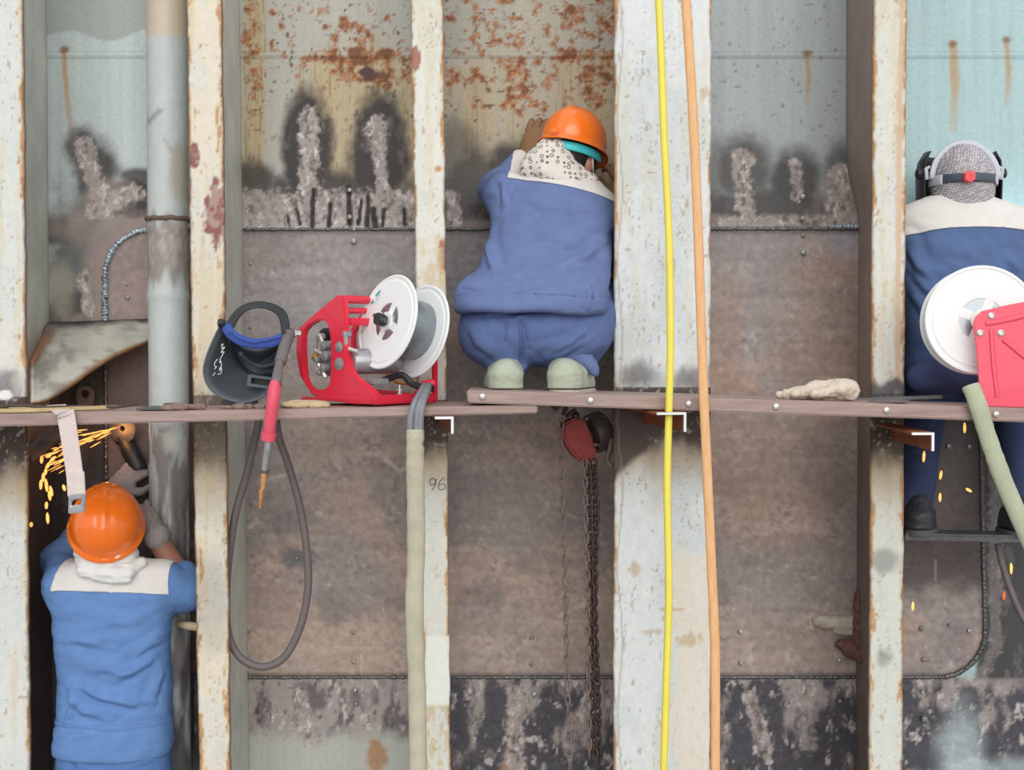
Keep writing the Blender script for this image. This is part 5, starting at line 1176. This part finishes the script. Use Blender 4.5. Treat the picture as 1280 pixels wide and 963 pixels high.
def shoe(parent, heel, toe, h, m, ms, w_=.045, name='shoe', ankle=None, amp=.001):
    """heel and toe on the sole line; sole is a part of the shoe"""
    heel, toe = Vector(heel), Vector(toe); d = (toe-heel).normalized(); up_ = Vector((0, 0, 1)); L0 = (toe-heel).length
    a_ = ankle or heel + d*.06 + up_*(h+.02)
    def squash(g, z0, k):
        def f(P):
            Q = np.array(P, float); Q[..., 2] = z0 + (Q[..., 2]-z0)*k; return g(Q)/k
        return f
    z0 = heel.z + .012
    fs = [squash(cone(heel + d*(w_*.9) + up_*.012, toe - d*(w_*.9) + up_*.012, w_*.92, w_*.86), z0, .95), (ell(heel + d*(w_*.85) + up_*.040, (w_*.88, w_*.88, .026)), .015), (ell(heel + d*.11 + up_*.045, (w_*.85, w_*.85, .03)), .02), (cone(heel + d*.05 + up_*.045, a_, w_*.72, w_*.80), .02)]
    s_ = body(name, fs, .02, [heel, toe, a_], .075, .004, m, parent, amp*2.2, (30, 30, 60), 3)
    bm = bmesh.new(); bm.from_mesh(s_.data); R_ = root_loc(s_)          # flat underside
    bmesh.ops.bisect_plane(bm, geom=bm.verts[:]+bm.edges[:]+bm.faces[:], plane_co=Vector((0, 0, heel.z))-R_, plane_no=(0, 0, 1), clear_inner=True)
    bmesh.ops.holes_fill(bm, edges=bm.edges[:]); bm.to_mesh(s_.data); bm.free()
    sd_ = d.cross(up_); out = []
    for k in range(24):
        t = 2*math.pi*k/24; x = L0/2*(1-math.cos(t)); ww = w_*(.98 + .12*math.sin(max(0, min(1, x/L0))*math.pi*.75))*abs(math.sin(t))**.6*(1 if math.sin(t) > 0 else -1)
        out.append((x, ww))
    obj('sole', MB().prism(out, heel - up_*.004, d, sd_, .022), ms, s_, bevel=.003)
    return s_

# ------------------------------------------------------------------ worker standing at the lower left, grinding
pa = thing('person', 'standing worker in blue jacket with white yoke and orange helmet, arms raised, below the plank', 'person', Vector((at(142, 900, .09).x, .09, FLOOR)))
Yt = .09
def sta(rows, Y):
    return [(at(cx_, py, Y + dy).x, Y + dy, at(cx_, py, Y + dy).z, hw*mpp(Y), ry) for cx_, py, hw, ry, dy in rows]
trunkA = sta([(142, 700, 34, .06, .0), (141, 710, 60, .075, .0), (140, 722, 74, .092, .0), (140, 740, 77, .108, 0), (140, 775, 73, .115, 0), (141, 815, 70, .115, 0), (144, 860, 71, .118, 0), (143, 905, 71, .122, 0), (142, 930, 73, .125, 0), (141, 938, 72, .124, 0)], Yt)
LS, LE, LW = at(82, 730, .10), at(72, 700, .26), at(140, 622, .36)
RS, RE, RW = at(206, 728, .09), at(236, 740, .13), at(188, 660, .20)
jA = body('jacket', [loft(trunkA), (cone(LS, LE, .062, .05), .05), (cone(LE, LE.lerp(LW, .3), .05, .047), .03), (cone(RS, RE, .066, .060), .05), (cone(RE, at(231, 720, .15), .058, .05), .02)], .03,
    [at(50, 690, .0), at(250, 945, .0), LE, RE, at(230, 690, .3)], .10, .0065, M['blueA'], pa, .0042, (8, 8, 22), 4,
    [([(83, 854), (121, 871), (164, 880), (184, 868)], 3.5, .009), ([(76, 796), (108, 803), (141, 806)], 4, .005), ([(131, 859), (177, 831), (203, 812)], 3, .007), ([(83, 866), (106, 890), (136, 896)], 3.5, .008), ([(160, 822), (203, 797)], 3, .007),
     ([(120, 775), (160, 780), (195, 770)], 4, .004), ([(100, 832), (150, 842), (185, 828)], 4, .005), ([(186, 880), (205, 830)], 3, .005), ([(88, 905), (92, 880), (86, 858)], 3, .006), ([(70, 907), (140, 916), (215, 904)], 1.5, -.004)])
zy = at(140, 741, .0)
patch(jA, 'white_yoke', [(zy, (0.03, .25, 1)), (at(70, 730, .05), (1, 0, -.25)), (at(213, 730, .05), (-1, 0, -.02)), ((0, .17, 0), (0, -1, 0))], M['yoke'], label='white shoulder yoke')
patch(jA, 'waist_band', [(at(140, 908, -.03), (0, 0, -1))], M['blueA'], .0005, .0025)
hoA = at(133, 659, .07); RA = rotm(14, 44, 0)
hdA = hoA + RA @ Vector((0, .0, -.035))
bodyA = body('body', face(RA, hdA) + [(cone(hdA + RA @ Vector((0, -.02, -.05)), at(138, 722, .10), .058, .062), .03), (loft([(x, y, z, rx*.80, ry*.75) for x, y, z, rx, ry in trunkA]), .03), (cone(LS, LE, .045, .04), .03), (cone(LE, LW, .043, .032), .01), (cone(RS, RE, .045, .042), .03), (cone(RE, RW, .043, .034), .01),
    (cone(at(122, 940, .1), Vector((at(122, 940, .1).x, .10, FLOOR+.1)), .07, .045), .03), (cone(at(163, 940, .1), Vector((at(163, 940, .1).x, .10, FLOOR+.1)), .07, .045), .03)], .02, [at(60, 620, 0), at(240, 700, .36), Vector((at(140, 900, .1).x, .1, FLOOR+.05))], .12, .009, M['skin'], pa)
eyes(bodyA, RA, hdA)
helmet(pa, hoA, RA, .111, .130, .136, .04)
nk = at(135, 706, .07)
body('neck_cloth', [ell(nk, (.100, .085, .040)), (cone(at(104, 712, .0), at(128, 722, -.015), .020, .014), .02), (cone(at(132, 714, -.01), at(160, 722, -.015), .022, .016), .02), (cone(at(160, 712, .0), at(176, 704, .03), .02, .015), .02), (ell(at(146, 722, -.018), (.035, .014, .018)), .015), (ell(at(133, 690, .06), (.095, .085, .035)), .03)], .02, [at(80, 685, 0), at(190, 730, .1)], .07, .0042, M['scarfw'], pa, .0065, (13, 13, 48), 8)
glove(pa, LW + Vector((.0, .02, .01)), at(192, 560, .41)-LW, (.3, 1, -.3), M['greyglove'], side=-1, curl=.55, cuff=.05, name='glove', amp=.002)
glove(pa, RW, at(150, 606, .36)-RW, (-.4, .6, .3), M['greyglove'], side=1, curl=.7, cuff=.05, name='glove', amp=.002)
gr = thing('angle_grinder', 'dark angle grinder held up behind the left plank, throwing sparks', 'grinder', at(165, 560, .42))
gd = (at(152, 541, .46)-at(172, 580, .40)).normalized()
obj('grinder_body', MB().lathe([(.022, 0), (.030, .01), (.030, .10), (.024, .13), (.030, .15), (.030, .18), (.02, .19)], at(176, 590, .415), (gd + Vector((0, .0, 0))), 18), M['black'], gr)
obj('disc', MB().lathe([(.01, 0), (.052, 0), (.052, .003), (.01, .004)], at(153, 536, .445), (.3, 1, .1), 24, closed=True), M['dsteel'], gr)
zF = FLOOR
hipA = [(x, y, z, rx, ry) for x, y, z, rx, ry in sta([(143, 920, 66, .112, 0), (143, 950, 70, .12, 0), (143, 985, 70, .118, 0), (143, 1010, 62, .10, 0)], Yt)]
lx, rx_ = at(121, 1000, .1).x, at(166, 1000, .1).x
body('trousers', [loft(hipA), (cone(Vector((lx, .1, -1.3)), Vector((lx-.01, .10, -1.66)), .095, .075), .04), (cone(Vector((rx_, .1, -1.3)), Vector((rx_+.01, .10, -1.66)), .095, .075), .04), (cone(Vector((lx-.01, .1, -1.66)), Vector((lx-.01, .09, -2.04)), .075, .068), .02), (cone(Vector((rx_+.01, .1, -1.66)), Vector((rx_+.01, .09, -2.04)), .075, .068), .02)], .03,
    [at(60, 910, 0), at(225, 940, .15), Vector((lx, .1, -2.06))], .10, .008, M['bluePA'], pa, .004, (9, 9, 14), 14, [([(100, 940), (104, 962)], 3, .007), ([(150, 945), (190, 934)], 2, .004), ([(160, 955), (200, 950)], 2, .004)])
for x in (lx-.01, rx_+.01): shoe(pa, (x, .0, zF+.006), (x, .27, zF+.006), .09, M['boot'], M['bootsole'])

# ------------------------------------------------------------------ worker squatting on the plank
pb = thing('person', 'worker in navy overalls and orange helmet squatting on the plank, seen from behind', 'person', Vector((at(670, 485, -.15).x, -.12, ZR(670))))
def stb(rows): return [(at(cx_, py, Y).x, Y, at(cx_, py, Y).z, hw*mpp(Y), ry) for cx_, py, hw, Y, ry in rows]
trunkB = stb([(700, 219, 30, .20, .06), (694, 228, 54, .19, .085), (690, 242, 70, .17, .105), (691, 266, 76, .14, .125), (688, 300, 77, .10, .135), (680, 340, 83, .035, .148), (667, 368, 91, -.035, .165), (663, 384, 92, -.055, .172), (661, 390, 90, -.055, .172)])
BLS, BLE, BLW = at(632, 242, .18), at(621, 238, .32), at(660, 196, .37)
BRS, BRE, BRW = at(752, 276, .17), at(788, 330, .26), at(785, 250, .36)
hemn = (at(572, 380, -.1)-at(752, 396, -.1)); 
jB = body('jacket', [loft(trunkB, 2.3), (cone(BLS, BLE, .066, .058), .05), (cone(BLE, BLE.lerp(BLW, .75), .056, .045), .03), (cone(BRS, BRE, .068, .06), .05), (cone(BRE, BRW, .058, .045), .03), (ell(at(596, 366, -.02), (.055, .09, .04)), .05), (ell(at(716, 384, -.08), (.085, .12, .030)), .04)], .03,
    [at(560, 200, 0), at(800, 400, 0), BRE, BLW, at(690, 200, .44)], .09, .0065, M['blueB'], pb, .0042, (6, 6, 19), 24,
    [([(607, 262), (606, 300), (612, 330), (622, 352)], 3, .008), ([(640, 240), (690, 262), (745, 262)], 4, .005), ([(632, 300), (680, 292), (740, 310)], 5, .005), ([(700, 330), (735, 322), (752, 305)], 3, .008), ([(690, 340), (740, 330)], 3, .005), ([(640, 330), (670, 345), (720, 340)], 4, .005),
     ([(578, 364), (640, 366), (745, 373)], 1.6, -.005), ([(735, 362), (728, 380)], 2, .004), ([(742, 360), (736, 382)], 2, .004), ([(624, 222), (631, 240), (630, 262)], 2.5, .006), ([(660, 280), (720, 276)], 4, .004)])
patch(jB, 'pale_collar', [(at(640, 217, .08), Vector((.25, .22, 1))), (at(634, 220, .1), (1, 0, -.2))], M['yoke'], label='pale collar and shoulder yoke')
patch(jB, 'waist_band', [(at(640, 367, -.2), Vector((-.05, 0, -1)))], M['blueB'], .0005, .003)
hoB = at(716, 187, .23); RB = rotm(-38, -2, 7) 
RB = Matrix.Rotation(math.radians(7), 3, 'Y') @ rotm(-30, -7, 0)
hdB = hoB + RB @ Vector((0, .0, -.035))
bodyB = body('body', face(RB, hdB) + [(cone(hdB + RB @ Vector((0, -.02, -.05)), at(700, 222, .19), .055, .06), .03), (loft([(x, y, z, rx*.80, ry*.75) for x, y, z, rx, ry in trunkB]), .03), (cone(BLS, BLE, .042, .04), .02), (cone(BLE, BLW, .042, .032), .01), (cone(BRS, BRE, .042, .04), .02), (cone(BRE, BRW, .042, .032), .01),
    (ell(at(668, 415, -.03), (.17, .12, .09)), .04), (cone(at(630, 415, -.04), at(610, 375, .26), .08, .05), .02), (cone(at(610, 375, .26), at(634, 455, -.11), .05, .034), .02), (cone(at(705, 415, -.04), at(770, 372, .26), .08, .05), .02), (cone(at(770, 372, .26), at(710, 455, -.10), .05, .034), .02)], .02,
    [at(590, 150, .2), at(800, 470, -.1), BRE, BLW, at(700, 130, .44)], .08, .009, M['skin2'], pb)
eyes(bodyB, RB, hdB)
hpB = helmet(pb, hoB, RB, .104, .126, .134, .03)
body('hair', [ell(hdB + RB @ Vector((0, -.012, .02)), (.079, .094, .10), RB), (ell(hdB + RB @ Vector((.045, .02, -.01)), (.035, .05, .035), RB), .01)], .02, [hdB], .13, .006, M['hair'], pb, .003, (60, 60, 30), 3)
bw = [hoB + RB @ Vector((.094*math.cos(q), .112*math.sin(q), -.018)) for q in [math.radians(a) for a in range(-95, 31, 9)]]
obj('suspension_band', MB().tube(bw, .015, 8, flat=.18, up=RB.col[0]), M['turq'], hpB, ang=None)
obj('rear_clip', MB().box(hoB + RB @ Vector((0, -.140, .016)), (.028, .010, .020), RB), M['orangeh'], hpB, bevel=.004)
mk = hoB + RB @ Vector((.04, .10, -.07))
body('dust_mask', [ell(hdB + RB @ Vector((0, .085, -.05)), (.05, .045, .05), RB)], .02, [hdB + RB @ Vector((0, .085, -.05))], .08, .006, M['scarfw'], pb)
obj('mask_strap', MB().tube(spline([hdB + RB @ Vector((.07, .06, -.05)), hdB + RB @ Vector((.088, .0, -.03)), hdB + RB @ Vector((.086, -.02, .02))], 5), .002, 6), M['scarfw'], pb)
body('neck_scarf', [(ell(at(694, 212, .165), (.104, .07, .054), Matrix.Rotation(.30, 3, 'Y')), .03), (cone(at(690, 192, .17), at(700, 190, .17), .05, .05), .03), (cone(at(662, 212, .15), at(686, 196, .15), .03, .045), .03), (cone(at(716, 222, .14), at(738, 226, .15), .03, .026), .02), (cone(at(680, 216, .11), at(722, 230, .11), .022, .018), .02)], .02, [at(650, 180, .1), at(745, 235, .25)], .06, .005, M['rings'], pb, .003, (22, 22, 26), 7, label='white scarf printed with dark rings')
glove(pb, at(664, 196, .36), at(678, 148, .39)-at(664, 196, .36), (.1, 1, -.1), M['leather'], side=-1, curl=.45, L_=1.02, cuff=.06, name='glove', amp=.0015, spread=.006)
glove(pb, BRW, (-.2, .2, 1), (-.3, .8, -.2), M['leather'], side=1, curl=.6, name='glove')
# trousers: seat, thighs up and forward, shins back down to the heels
tB = [(ell(at(668, 415, -.05), (.205, .14, .100)), .03), (ell(at(630, 420, -.07), (.13, .12, .098)), .04), (ell(at(708, 418, -.07), (.135, .12, .098)), .04), (cone(at(622, 410, -.02), at(606, 378, .26), .115, .075), .04), (cone(at(606, 378, .26), at(634, 455, -.10), .075, .062), .02), (cone(at(716, 408, -.02), at(776, 376, .26), .115, .075), .04), (cone(at(776, 376, .26), at(712, 452, -.09), .075, .062), .02)]
body('trousers', tB, .03, [at(575, 360, -.1), at(800, 470, -.1), at(776, 370, .3), at(600, 370, .3)], .09, .0065, M['blueP'], pb, .003, (8, 8, 14), 34,
    [([(652, 402), (654, 430), (653, 456)], 2.2, -.012), ([(628, 395), (640, 398), (668, 400)], 2, .004), ([(586, 400), (600, 430), (630, 450)], 4, .005), ([(680, 440), (715, 428), (740, 405)], 3, .006), ([(690, 450), (735, 425)], 3, .005), ([(600, 390), (640, 392)], 2, .004)])
for q in (((634, 402), (633, 424)), ((656, 404), (661, 424))): obj('belt_loop', MB().tube([at(q[0][0], q[0][1], -.196), at(q[1][0], q[1][1], -.200)], .006, 6, flat=.5), M['blueP'], pb)
body('pocket_flap', [cone(at(750, 372, .03), at(753, 420, .02), .035, .03), (cone(at(753, 420, .02), at(745, 440, -.02), .03, .02), .02)], .02, [at(740, 365, 0), at(768, 440, 0)], .06, .006, M['blueB'], pb, .004, (20, 20, 20), 3)
zs_ = ZR(640) + .005
for hx_, tx_ in ((635, 622), (700, 730)):
    h0 = at(hx_, 482, -.25); t0 = at(tx_, 482, -.01); shoe(pb, (h0.x, -.25, zs_), (t0.x, -.01, zs_), .05, M['shoe'], M['sole'], .056, ankle=Vector((h0.x + (.0 if hx_ < 650 else .012), -.15, zs_+.045)))
body('trouser_cuff', [cone(at(718, 440, -.13), at(740, 458, -.13), .035, .018), (cone(at(734, 452, -.14), at(744, 466, -.14), .014, .010), .02)], .02, [at(737, 458, -.16)], .06, .005, M['blueB'], pb, .004, (30, 30, 30), 2)

# ------------------------------------------------------------------ welder in a mask at the right
pc = thing('person', 'welder in checked hood and head-worn mask, blue jacket, half sitting behind the right plank', 'person', Vector((at(1205, 640, .2).x, .2, at(1205, 664, .24).z)))
Yc = .19
trunkC = stb([(1198, 248, 40, .20, .06), (1200, 257, 62, .20, .08), (1204, 268, 78, .20, .10), (1206, 290, 84, .19, .115), (1208, 330, 84, .17, .125), (1210, 380, 80, .15, .13), (1210, 430, 78, .13, .13), (1210, 470, 78, .12, .13), (1210, 484, 74, .12, .125)])
CLS, CLE, CLW = at(1140, 292, .21), at(1112, 372, .28), at(1150, 372, .42)
CRS, CRE, CRW = at(1272, 292, .21), at(1306, 370, .28), at(1270, 350, .42)
jC = body('jacket', [loft(trunkC, 2.4), (cone(CLS, CLE, .066, .058), .05), (cone(CLE, CLW, .055, .045), .03), (cone(CRS, CRE, .066, .058), .05), (cone(CRE, CRW, .055, .045), .03)], .03, [at(1100, 240, .1), at(1320, 490, .1), CLW, CRW], .07, .007, M['blueC'], pc, .003, (8, 8, 18), 44,
    [([(1132, 300), (1150, 335), (1175, 352)], 4, .008), ([(1133, 330), (1160, 362), (1190, 372)], 4, .008), ([(1136, 360), (1160, 395)], 4, .006), ([(1260, 320), (1276, 345)], 3, .007), ([(1170, 310), (1230, 318)], 5, .004)])
patch(jC, 'pale_yoke', [(at(1205, 285, .08), (0, .45, 1)), (at(1112, 300, .15), (1, 0, 0))], M['yoke'], label='pale shoulder yoke')
hoC = at(1201, 226, .22); RC = rotm(0, -8, 0); hdC = hoC + Vector((0, 0, -.005))
bodyC = body('body', face(RC, hdC) + [(cone(hdC + Vector((0, -.02, -.05)), at(1201, 262, .2), .055, .06), .03), (loft([(x, y, z, rx*.80, ry*.75) for x, y, z, rx, ry in trunkC]), .03), (cone(CLS, CLE, .042, .04), .02), (cone(CLE, CLW, .042, .032), .01), (cone(CRS, CRE, .042, .04), .02), (cone(CRE, CRW, .042, .032), .01),
    (cone(at(1182, 478, .12), at(1160, 486, .40), .075, .05), .03), (cone(at(1160, 486, .40), at(1147, 630, .27), .048, .036), .02), (cone(at(1240, 478, .12), at(1268, 490, .40), .075, .05), .03), (cone(at(1268, 490, .40), at(1272, 632, .27), .048, .036), .02)], .02, [at(1110, 190, .2), at(1300, 650, .2), CLW, CRW], .07, .009, M['skin2'], pc)
eyes(bodyC, RC, hdC)
body('checked_hood', [ell(hdC + Vector((0, -.008, .012)), (.100, .118, .110)), (cone(hdC + Vector((0, -.02, -.05)), at(1200, 262, .225), .094, .088), .03)], .03, [hdC], .17, .005, M['check'], pc, .0022, (18, 18, 30), 5, label='grey and white checked hood')
hw = thing  # head-worn welding mask: shell in front, bands round the hood
wm = []
for i in range(25):
    a_ = math.radians(-18 + 216*i/24)
    for z_, rr in ((-.125, .128), (-.06, .140), (.02, .142), (.07, .136), (.10, .118)):
        wm.append(hdC + Vector((rr*.95*math.cos(a_), .02 + rr*1.08*math.sin(a_), z_)))
msk = obj('mask_shell', MB().add(wm, [(i*5+k, (i+1)*5+k, (i+1)*5+k+1, i*5+k+1) for i in range(24) for k in range(4)]), M['black'], pc, ang=None)
md = msk.modifiers.new('thick', 'SOLIDIFY'); md.thickness = .004
M['greyband'] = mat('pale_grey_band', (196, 200, 208), .5); M['dband'] = mat('dark_band', (72, 80, 92), .5)
ring_ = lambda rx, ry, z0, z1, a0, a1, n=22: [hdC + Vector((rx*math.cos(math.radians(a0+(a1-a0)*i/n)), -.008 + ry*math.sin(math.radians(a0+(a1-a0)*i/n)), z0 + (z1-z0)*i/n)) for i in range(n+1)]
obj('rear_band', MB().tube(ring_(.105, .124, .0, .0, 180, 360), .014, 8, flat=.16, up=(0, 1, 0)), M['dband'], msk, ang=None)
for a0, a1 in ((178, 215), (318, 362)): obj('rear_band', MB().tube(ring_(.108, .128, -.002, -.002, a0, a1, 8), .0165, 8, flat=.16, up=(0, 1, 0)), M['greyband'], msk, ang=None)
tp = [hdC + Vector((.108*math.cos(math.radians(a_)), -.045 + .01*math.sin(math.radians(a_)), .005 + .118*math.sin(math.radians(a_)))) for a_ in range(0, 181, 9)]
obj('crown_band', MB().tube(tp, .010, 8, flat=.3, up=(0, 1, 0)), M['greyband'], msk, ang=None)
obj('tightening_knob', MB().lathe([(.0205, 0), (.0205, .016), (.017, .020), (.006, .020), (.005, .018)], hdC + Vector((-.022, -.130, .0)), (0, -1, 0), 6), M['knobred'], msk, smooth=False)
for s_ in (-1, 1):
    obj('pivot_knob', MB().lathe([(.018, 0), (.018, .022), (.012, .026)], hdC + Vector((s_*.122, .0, .028)), (s_, 0, 0), 10), M['black'], msk)
    obj('side_strut', MB().tube([hdC + Vector((s_*.112, -.03, .045)), hdC + Vector((s_*.124, -.03, .040)), hdC + Vector((s_*.120, -.03, .005))], .007, 8), M['greyband'], msk)
glove(pc, CLW, (.5, .3, .6), (.2, .9, -.3), M['leather'], side=-1, curl=.6); glove(pc, CRW, (.1, .2, -.9), (-.5, .6, .2), M['leather'], side=1, curl=.6)
body('trousers', [(loft(stb([(1208, 462, 72, .13, .13), (1210, 490, 76, .13, .14), (1210, 506, 66, .14, .12)])), .04), (cone(at(1178, 478, .10), at(1158, 482, .40), .105, .078), .04), (cone(at(1158, 482, .40), at(1144, 632, .27), .076, .054), .02), (cone(at(1242, 480, .10), at(1268, 486, .40), .105, .078), .04), (cone(at(1268, 486, .40), at(1278, 632, .27), .076, .056), .02)], .03,
    [at(1120, 450, .1), at(1310, 640, .2), at(1200, 480, .45)], .06, .0065, M['navy'], pc, .0035, (10, 10, 14), 54, [([(1150, 452), (1146, 470), (1156, 490)], 3, .007), ([(1130, 560), (1160, 572)], 3, .006)])
body('seat_cloth', [ell(at(1155, 472, .02), (.055, .05, .045)), (cone(at(1165, 470, .02), at(1215, 482, .0), .045, .045), .04)], .03, [at(1140, 460, .02), at(1220, 490, .0)], .08, .007, M['navy'], pc, .004, (12, 12, 16), 61)
zf_ = at(1150, 661, .24).z + .007
shoe(pc, (at(1142, 660, .2).x, .175, zf_), (at(1160, 660, .3).x, .34, zf_), .08, M['boot'], M['bootsole'], .052, ankle=Vector((at(1146, 620, .26).x, .25, zf_+.075)))
zf2 = at(1270, 664, .24).z + .009
shoe(pc, (at(1284, 662, .2).x, .17, zf2), (at(1262, 662, .3).x, .34, zf2), .08, M['boot'], M['bootsole'], .054, ankle=Vector((at(1278, 620, .26).x, .25, zf2+.075)))
